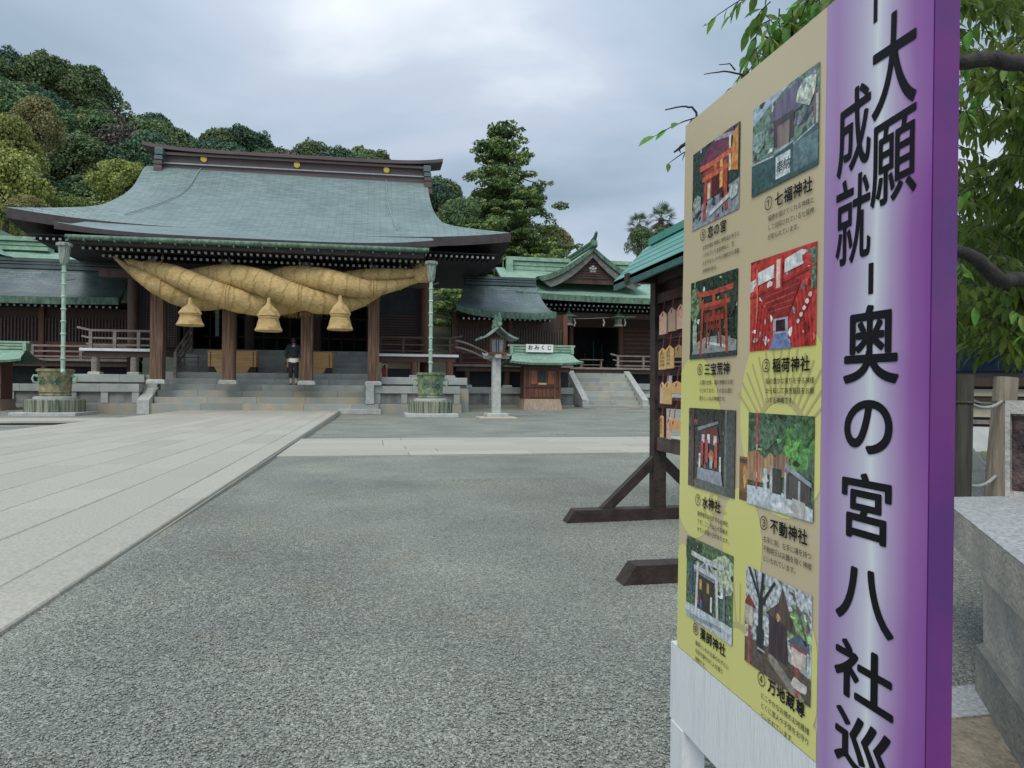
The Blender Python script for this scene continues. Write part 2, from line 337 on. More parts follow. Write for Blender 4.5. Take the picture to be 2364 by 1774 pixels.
for i in range(len(xe)-1):
    y=-2.2+random.random()*1.2; first=True
    kerb=(i in (0,len(xe)-2))
    while y<27.55:
        L=2.4 if kerb else random.choice(lens)
        if y>14: L*=1.35
        y2=min(y+L,27.6)
        if 27.6-y2<.5: y2=27.6
        vis = y2>abs((xe[i+1]))*.55
        if vis: slab(path,xe[i+1],xe[i],round(y,2),round(y2,2),0.0,.09 if kerb else .05)
        y=y2
cp=thing('cross_path',None,None); cp['kind']='structure'; cp['label']='narrow granite cross path running right over the gravel'
b=MB(); b.box(-1.14,9.5,8.99,12.04,-.4,-.06); b.build('path_bed',stone_dark,cp)
rows=[9.0,9.42,9.9,10.45,11.0,11.55,12.03]
for i in range(len(rows)-1):
    x=-1.14
    while x<9.4:
        L=random.choice([1.3,1.6,2.0]); x2=min(x+L,9.5)
        if 9.5-x2<.5: x2=9.5
        slab(cp,round(x,2),round(x2,2),rows[i],rows[i+1],-.035,.05); x=x2
# second cross path on the left, with gravel between
cl=thing('cross_path',None,None); cl['kind']='structure'; cl['label']='pale granite cross path running left from the broad path'
for i in range(3):
    x=-14.0-i*.3
    while x<-6.45:
        x2=min(x+1.9,-6.42)
        slab(cl,round(x,2),round(x2,2),18.6+i*.7,19.3+i*.7,-.03,.05); x=x2

# ------------------------------------------------------------------ stone podium and steps
pod=thing('stone_podium','grey stone podium with broad front steps under the shrine hall','podium',(-3.7,26,0))
CX=-3.7
def blocks(parent,x0,x1,y0,y1,z0,z1,ln,m,name='stone_block',ch=.012):
    x=x0
    while x<x1-.01:
        x2=x+ln*random.uniform(.75,1.25)
        if x1-x2<ln*.4: x2=x1
        b=MB(); b.box(x+.004,x2-.004,y0,y1+random.uniform(0,.004),z0,z1+random.uniform(-.003,.003),ch); b.build(name,m,parent); x=x2
yy=26.55
rz=[0,.23,.46,.69,.92]
for i in range(4):
    blocks(pod,-7.52 if i else -7.75,-.28 if i else .22,yy-.02+.36*i,yy+.36*(i+1) if i<3 else 29.9,(-.2 if i==0 else rz[i]+.002),rz[i+1],1.7,stone_worn if i<3 else stone)
b=MB(); b.box(-1.2,.3,26.36,26.548,-.2,.05,.01); b.build('stone_block',stone_light,pod)
# cheeks
b=MB(); b.hexa([(-7.95,26.45,-.15),(-7.56,26.45,-.15),(-7.56,27.9,-.15),(-7.95,27.9,-.15),(-7.95,26.45,.35),(-7.56,26.45,.35),(-7.56,27.9,.93),(-7.95,27.9,.93)]); b.build('cheek_block',stone_light,pod)
b=MB(); b.box(-.25,.05,26.5,27.9,.24,.935,.015); b.build('cheek_block',stone_light,pod)
# lower walls either side
def wall(parent,x0,x1,y,ztop,zbot,capd=.27,dep=.5,cm=stone,wm=stone_dark,posts=True):
    blocks(parent,x0,x1,y,y+dep,ztop-capd,ztop,1.3,cm)
    b=MB(); b.box(x0+.02,x1-.02,y+.1,y+dep,zbot,ztop-capd-.003); b.build('wall_panel',wm,parent)
    if posts:
        n=max(1,round((x1-x0)/1.15))
        for i in range(n+1):
            xx=x0+.12+(x1-x0-.24)*i/n
            b=MB(); b.box(xx-.11,xx+.11,y+.03,y+.12,zbot+.12,ztop-capd-.004); b.build('wall_post',stone,parent)
    blocks(parent,x0-.05,x1+.05,y-.06,y+.12,-.2,zbot+.1,1.2,stone_worn)
wall(pod,-10.2,-7.98,26.75,.9,.12)
wall(pod,-.24+.3,3.25,26.75,.9,.12)
wall(pod,-11.2,-7.98,27.35,1.24,.7,posts=False)
wall(pod,.3,3.6,27.35,1.24,.7,posts=False)
b=MB(); b.box(-10.9,-7.6,27.5,30.5,.3,1.236); b.build('terrace',stone,pod)
b=MB(); b.box(.1,3.5,27.5,30.5,.3,1.236); b.build('terrace',stone,pod)
# inner steps up to the hall floor
yi=27.95; zi=.92
for k,(dy,dz) in enumerate([(.28,.22),(1.3,.23),(.36,.25),(.36,.25),(.36,.25),(.4,.24)]):
    zi2=zi+dz; blocks(pod,-7.55,.12,yi,31.2,zi+.001,zi2,2.2,stone); yi+=dy; zi=zi2

# ------------------------------------------------------------------ roof builder
def flared(mb,cx,yr,zr,hwr,ye,ze,hwe,lift,thick,p=1.5,fp=2.2,nv=16,nu=36,prof=None,under=True,lp=3.2,hwp=None):
    top=[];uv=[]
    L=0;prev=None
    for i in range(nv+1):
        v=i/nv; Y=yr+(ye-yr)*v
        z=prof(v) if prof else zr+(ze-zr)*(1-(1-v)**p)
        hw=hwp(v) if hwp else hwr+(hwe-hwr)*v**fp
        if prev: L+=math.hypot(Y-prev[0],z-prev[1])
        prev=(Y,z); row=[];ur=[]
        for j in range(nu+1):
            u=-1+2*j/nu; x=cx+u*hw
            row.append((x,Y,z+lift*abs(u)**lp*v**1.6)); ur.append((x,L))
        top.append(row);uv.append(ur)
    front = ye<yr
    mb.mi=0; mb.grid(top,uv,flip=front)
    if under:
        mb.mi=1
        bot=[[(x,y+(.0),z-thick*(.35+.65*i/nv)) for x,y,z in row] for i,row in enumerate(top)]
        mb.grid(bot,None,flip=not front)
        for A,B in (([r[0] for r in top],[r[0] for r in bot]),([r[-1] for r in top],[r[-1] for r in bot]),(top[-1],bot[-1]),(top[0],bot[0])):
            mb.grid([A,B]); 
        mb.mi=0
    return top

# ------------------------------------------------------------------ main hall
hall=thing('shrine_hall','large shrine hall with sweeping blue grey copper roof and timber pillars','building',(-3.7,31,0))
PY=[33.3,32.75,32.3,31.9,31.4,30.8,30.0,28.9,28.2,27.6]; PZ=[10.40,10.28,9.82,9.32,8.86,8.44,7.96,7.30,6.92,6.60]
def hwf(v): return float(np.interp(v,[0,.3,.6,.77,.86,.93,.965,1],[5.95,6.08,6.2,6.36,6.78,7.55,8.12,8.95]))
def mp_(v):
    y=33.3-5.7*v; return float(np.interp(-y,[-a for a in PY],PZ))
def smooth_prof(v):
    return sum(mp_(min(max(v+d_,0),1)) for d_ in (-.04,0,.04))/3 if .04<v<.96 else mp_(v)
RX=-3.42
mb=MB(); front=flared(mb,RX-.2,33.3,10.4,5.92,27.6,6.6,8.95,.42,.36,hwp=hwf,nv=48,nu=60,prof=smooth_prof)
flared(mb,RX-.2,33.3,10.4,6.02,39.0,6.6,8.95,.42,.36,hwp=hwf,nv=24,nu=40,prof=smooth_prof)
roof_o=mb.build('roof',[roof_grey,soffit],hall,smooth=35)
# side slopes with their eaves
for s in (-1,1):
    mb=MB(); rows_=[];uvs=[]
    for i in range(13):
        v=i/12; vf=.684+.316*v; row=[];ur=[]; x=RX-.2+s*(hwf(vf)-.01); half=3.9+1.8*v; zc=smooth_prof(vf)
        for j in range(25):
            q=-1+2*j/24; row.append((x,33.3+q*half,zc+.42*abs(q)**3.2*vf**1.6-.008)); ur.append((33.3+q*half,v*3.6))
        rows_.append(row);uvs.append(ur)
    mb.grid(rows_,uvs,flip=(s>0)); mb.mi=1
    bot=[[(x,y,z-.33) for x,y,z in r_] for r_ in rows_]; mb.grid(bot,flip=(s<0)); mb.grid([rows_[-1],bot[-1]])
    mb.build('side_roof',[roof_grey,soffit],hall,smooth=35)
    mb=MB(); xg=RX-.2+s*5.55; mb.poly([(xg,30.6,8.2),(xg,32.4,9.7),(xg,33.3,10.2),(xg,34.2,9.7),(xg,36.0,8.2)]); mb.build('gable_wall',wood,hall)
# kohai: the front slope carried forward over the steps
mb=MB(); rows_=[];uvs=[]
for i in range(11):
    v=i/10; y=28.2-3.1*v; z=float(np.interp(v,[0,.2,.6,1],[6.93,6.58,6.12,5.80]))+.012
    rows_.append([(RX-.5+u*6.13*1.0,y,z+.26*abs(u)**4*v) for u in np.linspace(-1,1,41)]); uvs.append([(RX-.5+u*6.13,6.8+v*3.3) for u in np.linspace(-1,1,41)])
mb.grid(rows_,uvs,flip=True); mb.mi=1
bot=[[(x,y,z-.10-.13*min(1,abs(x-RX+.5)/6.13)**3) for x,y,z in r_] for r_ in rows_]; mb.grid(bot); mb.grid([rows_[-1],bot[-1]]); mb.grid([[r_[0] for r_ in rows_],[r_[0] for r_ in bot]]); mb.grid([[r_[-1] for r_ in rows_],[r_[-1] for r_ in bot]])
mb.build('porch_roof',[roof_grey,soffit],hall,smooth=35)
# gutter
mb=MB(); g0=at(150,545,Y=24.95); g1=at(990,577,Y=24.95)
mb.tube([(g0.x+(g1.x-g0.x)*i/20,24.98,g0.z+(g1.z-g0.z)*i/20-.02) for i in range(21)],.085,10); 
for i in range(26):
    x=g0.x+.1+(g1.x-g0.x-.2)*i/25; mb.box(x-.02,x+.02,24.9,25.3,5.46,5.52)
mb.build('gutter',verdi_dark,hall,smooth=50)
mb=MB(); mb.box(g0.x+.15,g1.x-.15,25.1,25.25,5.40,5.6); mb.build('eave_board',soffit,hall)
# rafter rows
def rafters(parent,x0,x1,y,z,sp=.2,s=.045,ln=1.6,rise=.12,tip=True,name='rafters'):
    mb=MB(); n=int((x1-x0)/sp)
    for i in range(n+1):
        x=x0+(x1-x0)*i/n; mb.mi=0
        mb.hexa([(x-s,y,z-s),(x+s,y,z-s),(x+s,y+ln,z-s+rise),(x-s,y+ln,z-s+rise),(x-s,y,z+s),(x+s,y,z+s),(x+s,y+ln,z+s+rise),(x-s,y+ln,z+s+rise)])
        if tip: mb.mi=1; mb.box(x-s*.9,x+s*.9,y-.012,y-.001,z-s*.9,z+s*.9); mb.mi=0
    return mb.build(name,[soffit,tip_m],parent,kind='stuff')
tip_m=mat('pale_rafter_tips',(.30,.33,.34),(.5,.53,.53),scale=9,rough=.6)
rafters(hall,g0.x+.35,g1.x-.35,25.45,5.33,sp=.205)
rafters(hall,g0.x+.75,g1.x-.75,26.05,5.20,sp=.205)
rafters(hall,RX+5.6,RX+8.1,27.95,6.05,sp=.2); rafters(hall,RX-8.4,RX-5.9,27.95,6.05,sp=.2)
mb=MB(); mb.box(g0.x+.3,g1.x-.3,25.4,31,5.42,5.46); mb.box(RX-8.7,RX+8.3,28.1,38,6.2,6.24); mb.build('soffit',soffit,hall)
# pillars
px_=[-7.42,-5.05,-2.36,0.02]
for i,x in enumerate(px_):
    b=MB(); b.box(x-.30,x+.30,26.62,27.18,.92,1.07,.05); b.build('pillar_base',stone_light,hall)
    b=MB(); b.box(x-.205,x+.205,26.69,27.11,1.07,4.95,.0); b.build('pillar',wood_worn,hall)
    b=MB(); b.box(x-.3,x+.3,26.6,27.2,4.95,5.1); b.box(x-.17,x+.17,26.25,27.3,5.1,5.3); b.box(x-.45,x+.45,26.75,27.05,5.1,5.28); b.box(x-.13,x+.13,26.1,26.3,4.98,5.22); b.build('bracket',mat('bracket_timber',(.10,.12,.11),(.22,.24,.21),scale=6),hall)
    # back row
for x in (-9.05,-7.42,-5.05,-2.36,0.02,2.12):
    b=MB(); b.lathe([(.21,1.2),(.21,6.2)],(x,29.6 if x in(-9.05,2.12) else 31.15,0),16); b.build('pillar',wood_red if x>0 else wood,hall,smooth=30)
b=MB(); b.box(-8.2,.8,26.72,27.08,4.55,4.9); b.box(-9.3,-7.7,26.75,27.05,4.6,4.86);b.box(.3,1.9,26.75,27.05,4.6,4.86); b.build('tie_beam',wood,hall)
b=MB(); b.box(-9.4,2.4,29.45,29.75,5.3,5.6); b.box(-9.4,2.4,31.0,31.3,4.4,4.75); b.build('lintel',wood,hall)
# hall floor, interior
b=MB(); b.box(-9.3,2.4,31.21,38,2.2,2.38); b.build('floor',wood_red,hall)
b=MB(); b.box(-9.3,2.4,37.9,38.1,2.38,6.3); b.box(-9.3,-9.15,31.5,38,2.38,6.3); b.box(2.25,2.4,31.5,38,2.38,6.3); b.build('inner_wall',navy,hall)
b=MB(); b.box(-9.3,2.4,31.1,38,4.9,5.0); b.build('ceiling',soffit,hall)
mbp=MB()
for x in np.arange(-7.0,-.2,.56):
    mbp.box(x-.03,x+.03,33.0,33.06,2.38,4.6)
mbp.box(-7.2,-.1,33,33.06,3.0,3.08); mbp.box(-7.2,-.1,33,33.06,3.9,3.98); mbp.build('inner_screen',wood,hall)
for x0,x1 in ((-6.62,-6.47),(-6.12,-6.05),(-5.86,-5.76)):
    b=MB(); b.box(x0,x1,32.2,32.24,3.0+(.2 if x0>-6.4 else 0),4.2); b.build('paper_banner',mat('pale_cloth',(.28,.34,.38),(.4,.46,.5),rough=.9),hall)
# lattice panels each side
def lattice(parent,x0,x1,y,z0,z1,sx,sz,t=.018,m=wood,name='lattice'):
    mb=MB()
    for x in np.arange(x0,x1+.001,sx): mb.box(x-t,x+t,y,y+.03,z0,z1)
    if sz:
        for z in np.arange(z0,z1+.001,sz): mb.box(x0,x1,y-.012,y+.018,z-t,z+t)
    return mb.build(name,m,parent,kind='stuff')
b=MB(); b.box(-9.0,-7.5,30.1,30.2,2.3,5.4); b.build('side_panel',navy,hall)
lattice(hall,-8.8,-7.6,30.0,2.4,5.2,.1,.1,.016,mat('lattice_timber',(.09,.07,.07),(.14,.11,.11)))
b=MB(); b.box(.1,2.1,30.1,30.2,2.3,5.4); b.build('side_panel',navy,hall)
mb=MB()
for k in range(13): mb.box(.15,2.0,30.04,30.09,2.5+k*.11,2.56+k*.11)
mb.build('louvre',wood,hall,kind='stuff')
# ridge
rl=at(378,352,Y=33.0); rr=at(982,388,Y=33.0)
def rz_(x): return (x-rl.x)/(rr.x-rl.x)*.12
def ridge_band(z0,z1,y0,ex=0,curve=0,name='ridge_course',m=ridge_brown):
    mb=MB(); n=24; A=[];
    for i in range(n+1):
        q=-1+2*i/n; x=(rl.x+rr.x)/2+q*((rr.x-rl.x)/2+ex); dz=curve*abs(q)**6+rz_(x)
        A.append((x,dz))
    for (xa,da),(xb,db) in zip(A[:-1],A[1:]):
        mb.hexa([(xa,33-y0,z0+da),(xb,33-y0,z0+db),(xb,33.6+y0,z0+db),(xa,33.6+y0,z0+da),(xa,33-y0,z1+da),(xb,33-y0,z1+db),(xb,33.6+y0,z1+db),(xa,33.6+y0,z1+da)])
    return mb.build(name,m,hall)
ridge_band(10.12,10.42,.16); ridge_band(10.42,10.47,.24,m=mat('pale_ridge_line',(.28,.33,.33),(.38,.42,.42),rough=.4)); ridge_band(10.47,10.80,.10); ridge_band(10.80,10.90,.26); ridge_band(10.90,10.94,.2,m=verdi_dark); ridge_band(10.94,11.09,.34,ex=.78,curve=.20)
for s,xe_ in ((-1,rl.x),(1,rr.x)):
    for z0,z1,o in ((10.72,11.0,.0),(10.5,10.68,-.06),(10.3,10.47,-.08),(10.0,10.27,-.1),(9.72,9.97,-.14)):
        b=MB(); b.box(xe_-.16+s*(.05-o*.4),xe_+.16+s*(.05-o*.4),32.45,33.9,z0,z1,.03); b.build('ridge_end',ridge_brown if z0<10.5 else roof_grey,hall)
for x,y in ((470.6,367.8),(685.6,381.1),(892.3,393)):
    p=at(x,y,Y=32.86); b=MB()
    n=24; k=len(b.v); pts=[(p.x+math.cos(2*PI*j/n)*.13,p.z+math.sin(2*PI*j/n)*.13) for j in range(n)]
    b.poly([(a,32.82,c) for a,c in pts][::-1]); b.v+=[(a,32.9,c) for a,c in pts]
    for j in range(n): b.face((j,(j+1)%n,n+(j+1)%n,n+j))
    for j in range(12):
        a=2*PI*j/12; b.beam((p.x+math.cos(a)*.04,32.81,p.z+math.sin(a)*.04),(p.x+math.cos(a)*.11,32.81,p.z+math.sin(a)*.11),.02,.012,up=(0,1,0))
    b.build('crest_medallion',gold,hall)
# lightning conductor cables on the roof
def roof_pt(x,y):
    y=max(min(y,33.2),27.7); v=(33.3-y)/5.7; hw=hwf(v); z=smooth_prof(v)+.42*min(1,abs(x-RX+.2)/hw)**3.2*v**1.6; return (x,y-.03,z+.05)
for xs0,xs1 in ((468,308),(891,905)):
    pa=at(xs0,388,Y=33.0).x; pts=[]
    if xs1==308: X1=-8.95
    else: X1=.9
    for i in range(15):
        q=i/14; pts.append(roof_pt(pa+(X1-pa)*q**1.5*(1 if xs1==308 else 1),33.1-4.9*q))
    b=MB(); b.tube(pts,.018,6); b.build('cable',mat('cable_grey',(.2,.27,.27),(.3,.36,.36)),hall,smooth=60)

# side decks with railings -------------------------------------------------
def deck(parent,x0,x1,y0,y1,z,m=wood_grey,edge=paint_white,legs=(),legz=1.24,lm=wood_grey):
    x=x0; k=0
    n=max(1,round((x1-x0)/.9))
    for i in range(n):
        a=x0+(x1-x0)*i/n; c=x0+(x1-x0)*(i+1)/n
        b=MB(); b.box(a+.003,c-.003,y0+.03,y1,z-.07,z); b.build('deck_board',m,parent)
    b=MB(); b.box(x0-.03,x1+.03,y0-.0,y0+.028,z-.09,z+.01); b.build('deck_edge',edge,parent)
    b=MB(); b.box(x0+.1,x1-.1,y0+.08,y0+.2,z-.3,z-.072); b.build('deck_joist',wood,parent)
    for lx in legs:
        b=MB(); b.lathe([(.14,legz+.1),(.14,z-.3)],(lx,y0+.2,0),12); b.build('deck_post',lm,parent,smooth=30)
        b=MB(); b.box(lx-.2,lx+.2,y0+.0,y0+.4,legz,legz+.1,.03); b.build('post_base',stone_light,parent)
def railing(parent,p,q,zs=(.14,.38,.66),h=.62,m=wood_grey,n=3,over=.45):
    p=Vector(p);q=Vector(q);d=(q-p).normalized()
    b=MB()
    for i,zz in enumerate(zs):
        e0=over*(i+1)/3; a=p-d*(e0 if over else 0)
        w_=.07 if i<2 else .085
        b=MB(); b.beam(p+Vector((0,0,zz)),q+Vector((0,0,zz)),w_,w_*.9)
        if over: b.beam(a+Vector((0,0,zz+.1*(i+1)/3)),p+Vector((0,0,zz)),w_,w_*.9)
        b.build('rail',m,parent)
    for i in range(n+1):
        c=p+(q-p)*i/n; b=MB(); b.box(c.x-.055,c.x+.055,c.y-.055,c.y+.055,c.z,c.z+h); b.build('rail_post',m,parent)
deck(hall,-10.3,-7.55,27.95,30.0,2.18,legs=(-9.85,-8.55,))
railing(hall,(-10.0,28.1,2.18),(-7.6,28.1,2.18))
deck(hall,.2,3.3,27.95,30.0,2.15,m=wood,legs=(1.6,3.0),lm=wood_red)
railing(hall,(3.0,28.1,2.15),(.25,28.1,2.15),m=wood,over=.5)
# stair rails beside the inner steps
for x,m in ((-7.15,wood_grey),):
    for zz in (.12,.38,.66):
        b=MB(); b.beam((x,28.1,1.45+zz),(x,30.4,2.5+zz),.07,.07); b.build('stair_rail',m,hall)
    for q in (0,.5,1): b=MB(); b.box(x-.05,x+.05,28.05+2.3*q,28.15+2.3*q,1.1+1.1*q,2.1+1.1*q); b.build('stair_rail_post',m,hall)
# things stored under the right deck
b=thing('wooden_crate','pale wooden drawer box under the right hand veranda','box',(1.15,28.9,1.24))
q=MB(); q.box(.6,1.65,28.7,29.2,1.62,2.0); q.build('drawer_front',mat('plywood',(.36,.25,.16),(.45,.33,.22),scale=2,stretch=(.5,1,5)),b)
q=MB(); q.box(.95,1.28,28.68,28.7,1.94,1.985); q.build('handle_slot',ink,b)
q=MB(); q.box(.58,1.68,28.72,29.2,1.24,1.6); q.build('stand',navy,b)
e_=thing('fire_extinguisher','red fire extinguisher beside the crate under the veranda','extinguisher',(.45,28.7,1.24))
q=MB(); q.lathe([(.07,0),(.08,.02),(.08,.36),(.05,.43),(.025,.46)],(.45,28.7,1.24),14); q.build('cylinder_body',red,e_,smooth=35)
q=MB(); q.box(.43,.52,28.67,28.73,1.70,1.74); q.tube([(.45,28.68,1.72),(.36,28.66,1.66),(.35,28.66,1.45)],.012,6); q.build('valve_hose',ink,e_)
s_=thing('fire_notice','small red and white fire notice above the extinguisher','sign',(.47,28.75,1.85))
q=MB(); q.box(.34,.6,28.75,28.77,1.80,2.02); q.build('notice_plate',red,s_)
q=MB(); lay(q,text('消火器',.075,.001),lambda x,y:(.355+x,28.745,1.90+y)); q.build('lettering',paper,s_)

# ------------------------------------------------------------------ offering boxes and trestle
def offering(x0,x1,z,label):
    t=thing('offering_box',label,'offering box',((x0+x1)/2,28.5,z),group='offering boxes on the inner steps')
    for i in range(4):
        b=MB(); b.box(x0,x1,28.35,28.4,z+.22+i*.15,z+.368+i*.15,.004); b.build('front_board',wood_new,t)
    for s in (0,1):
        xx=x0 if s==0 else x1-.06
        b=MB(); b.box(xx,xx+.06,28.401,29.0,z+.22,z+.82); b.build('side_board',wood_new,t)
    mb=MB()
    for xx in (x0+.1,x1-.1):
        for k in range(8): mb.box(xx-.022,xx+.022,28.335,28.349,z+.25+k*.068,z+.285+k*.068)
    mb.build('nail_heads',ink,t,kind='stuff')
    b=MB(); b.box(x0+.06,x1-.06,28.95,29.0,z+.22,z+.82); b.build('back_board',wood_new,t)
    mb=MB()
    for k in range(14):
        xx=x0+.1+(x1-x0-.2)*k/13; mb.box(xx-.02,xx+.02,28.401,28.95,z+.8,z+.83)
    mb.build('top_slats',wood_new,t,kind='stuff')
    b=MB(); b.hexa([(x0+.34,28.37,z),(x1-.34,28.37,z),(x1-.34,28.42,z),(x0+.34,28.42,z),(x0+.22,28.37,z+.215),(x1-.22,28.37,z+.215),(x1-.22,28.42,z+.215),(x0+.22,28.42,z+.215)]); b.build('apron',wood_new,t)
    for xx in (x0+.02,x1-.3): b=MB(); b.box(xx,xx+.28,28.45,28.95,z,z+.215); b.build('foot',wood,t)
offering(-6.08,-4.35,1.372,'pale cypress offering box behind the second pillar from the left')
offering(-3.25,-1.55,1.372,'pale cypress offering box behind the standing visitor and third pillar')
t=thing('barrier_stand','low dark barrier frame standing left of the offering boxes','barrier',(-6.75,28.3,1.14))
q=MB()
for z in (1.9,1.72): q.box(-7.15,-6.35,28.3,28.33,z,z+.03)
q.build('rail',mat('dark_steel',(.04,.05,.05),(.06,.07,.07),rough=.4),t)
for x in (-7.1,-6.4): q=MB(); q.box(x-.015,x+.015,28.3,28.33,1.38,1.95); q.box(x-.12,x+.12,28.22,28.41,1.375,1.39); q.build('upright',MATS['dark_steel'],t)

# ------------------------------------------------------------------ sacred straw rope
def straw_mat():
    m=bpy.data.materials.new('woven_straw'); m.use_nodes=True; t=m.node_tree; b=t.nodes['Principled BSDF']; b.inputs['Roughness'].default_value=.8; b.inputs['Specular IOR Level'].default_value=.2
    c=N(t,'ShaderNodeTexCoord'); mp1=N(t,'ShaderNodeMapping'); mp1.inputs['Scale'].default_value=(5,46,1); t.links.new(c.outputs['UV'],mp1.inputs[0])
    n=N(t,'ShaderNodeTexNoise'); n.inputs['Scale'].default_value=1.6; n.inputs['Detail'].default_value=5; n.inputs['Roughness'].default_value=.7; t.links.new(mp1.outputs[0],n.inputs['Vector'])
    r=N(t,'ShaderNodeValToRGB'); el=r.color_ramp.elements; el[0].position=.30; el[0].color=(.40,.27,.10,1); el[1].position=.70; el[1].color=(.90,.71,.40,1); q=el.new(.48); q.color=(.72,.53,.25,1)
    t.links.new(n.outputs['Fac'],r.inputs[0])
    n2=N(t,'ShaderNodeTexNoise'); n2.inputs['Scale'].default_value=2.2; n2.inputs['Detail'].default_value=6; t.links.new(c.outputs['Object'],n2.inputs['Vector'])
    r2=N(t,'ShaderNodeValToRGB'); e2=r2.color_ramp.elements; e2[0].position=.3; e2[0].color=(.8,.78,.72,1); e2[1].position=.7; e2[1].color=(1.08,1.06,1.0,1); t.links.new(n2.outputs['Fac'],r2.inputs[0])
    wv=N(t,'ShaderNodeTexWave',wave_type='BANDS',bands_direction='X',wave_profile='SIN'); wv.inputs['Scale'].default_value=.72; wv.inputs['Distortion'].default_value=4.5; wv.inputs['Detail Scale'].default_value=3
    t.links.new(c.outputs['UV'],wv.inputs['Vector'])
    r3=N(t,'ShaderNodeValToRGB'); e3=r3.color_ramp.elements; e3[0].position=.0; e3[0].color=(.80,.74,.66,1); e3[1].position=.13; e3[1].color=(1,1,1,1); t.links.new(wv.outputs['Fac'],r3.inputs[0])
    m1=N(t,'ShaderNodeMix',data_type='RGBA',blend_type='MULTIPLY'); m1.inputs[0].default_value=1; t.links.new(r.outputs[0],m1.inputs[6]); t.links.new(r2.outputs[0],m1.inputs[7])
    m2=N(t,'ShaderNodeMix',data_type='RGBA',blend_type='MULTIPLY'); m2.inputs[0].default_value=1; t.links.new(m1.outputs[2],m2.inputs[6]); t.links.new(r3.outputs[0],m2.inputs[7])
    t.links.new(m2.outputs[2],b.inputs['Base Color'])
    bp=N(t,'ShaderNodeBump'); bp.inputs['Strength'].default_value=1; bp.inputs['Distance'].default_value=.07
    am=N(t,'ShaderNodeMath',operation='ADD'); t.links.new(n.outputs['Fac'],am.inputs[0]); t.links.new(r3.outputs[0],am.inputs[1]); t.links.new(am.outputs[0],bp.inputs['Height']); t.links.new(bp.outputs[0],b.inputs['Normal'])
    MATS['woven_straw']=m; return m
straw=straw_mat()
rope=thing('straw_rope','enormous twisted straw rope hanging across the front of the hall','rope',(-3.4,26.0,5))
SX=[255,263,300,325,365,407,460,515,600,685,740,794,830,862,890,916,950,978]
SY=[583,593,617,634,648,658,667,671,672,675,674,672,668,662,654,648,640,636]
SR=[3,5,18,27,38,46,51,54,58,56,55,53,46,39,32,27,20,18]
def rope_c(x):
    y=np.interp(x,SX,SY)-2; r=np.interp(x,SX,SR)*.94; return at(x,y,Y=26.05),r*25.6/1640
STW=530.
def strand_pts(k,x0,x1,n,gap=1.0):
    pts=[];rad=[]
    for i in range(n+1):
        x=x0+(x1-x0)*i/n; c,Rr=rope_c(x)
        ph=2*PI*(x-511)/STW*1.0+k*2*PI/3
        o=.57*Rr
        # facing the viewer (-Y) the strand runs from upper left to lower right
        pts.append(c+Vector((0,-math.sin(ph)*o,math.cos(ph)*o))); rad.append(Rr*.505*gap)
    return pts,rad
for k in range(3):
    x0,x1=(262,974) if k==0 else ((285,966) if k==1 else (300,960))
    pts,rad=strand_pts(k,x0,x1,260)
    e_n=8
    if k: 
        for i in range(e_n): f_=.25+.75*math.sin(PI/2*i/e_n); rad[i]*=f_
    # bulge between bindings
    L=0
    for i in range(len(pts)):
        if i: L+=(pts[i]-pts[i-1]).length
        rad[i]*=1+.03*abs(math.sin(L*2.27+.6*math.sin(L*.9+k)))-.015
    b=MB(); b.tube(pts,rad,64)
    P_=[Vector(q) for q in b.v]
    for i in range(len(pts)):
        for j in range(64):
            q=P_[i*64+j]; d_=q-pts[i]; a_=j/64*2*PI
            f_=1+.035*mnoise.noise(q*2.2)+.022*mnoise.noise(q*6)+.012*math.sin(a_*26+2*mnoise.noise(q*1.5)); b.v[i*64+j]=tuple(pts[i]+d_*f_)
    o=b.build('rope_strand',straw,rope,smooth=60)
# lashed end on the right, splayed tuft at its tip
c0,_=rope_c(955); c1,_=rope_c(985)
b=MB(); b.tube([c0,c0+(c1-c0)*.5,c1,c1+Vector((.02,0,.01))],[.26,.28,.31,.26],24); b.build('rope_end',straw,rope,smooth=60)
b=MB()
for i in range(70):
    a=random.uniform(0,2*PI); p=c0+(c1-c0)*random.random()+Vector((0,math.sin(a)*.3,abs(math.cos(a))*.3))
    q=p+Vector((random.uniform(-.12,.12),random.uniform(-.1,.1),random.uniform(.06,.24))); b.beam(p,q,.008,.008)
for i in range(90):
    x=random.choice([random.uniform(655,700),random.uniform(700,760),random.uniform(300,900)]); c,Rr=rope_c(x); p=c+Vector((0,random.uniform(-.2,.2),-Rr*.93)); q=p+Vector((random.uniform(-.08,.08),random.uniform(-.05,.05),-random.uniform(.04,.2))); b.beam(p,q,.006,.006)
b.build('loose_straw',straw,rope,kind='stuff')
cord=mat('straw_cord',(.42,.28,.11),(.6,.42,.2),scale=20,rough=.9)
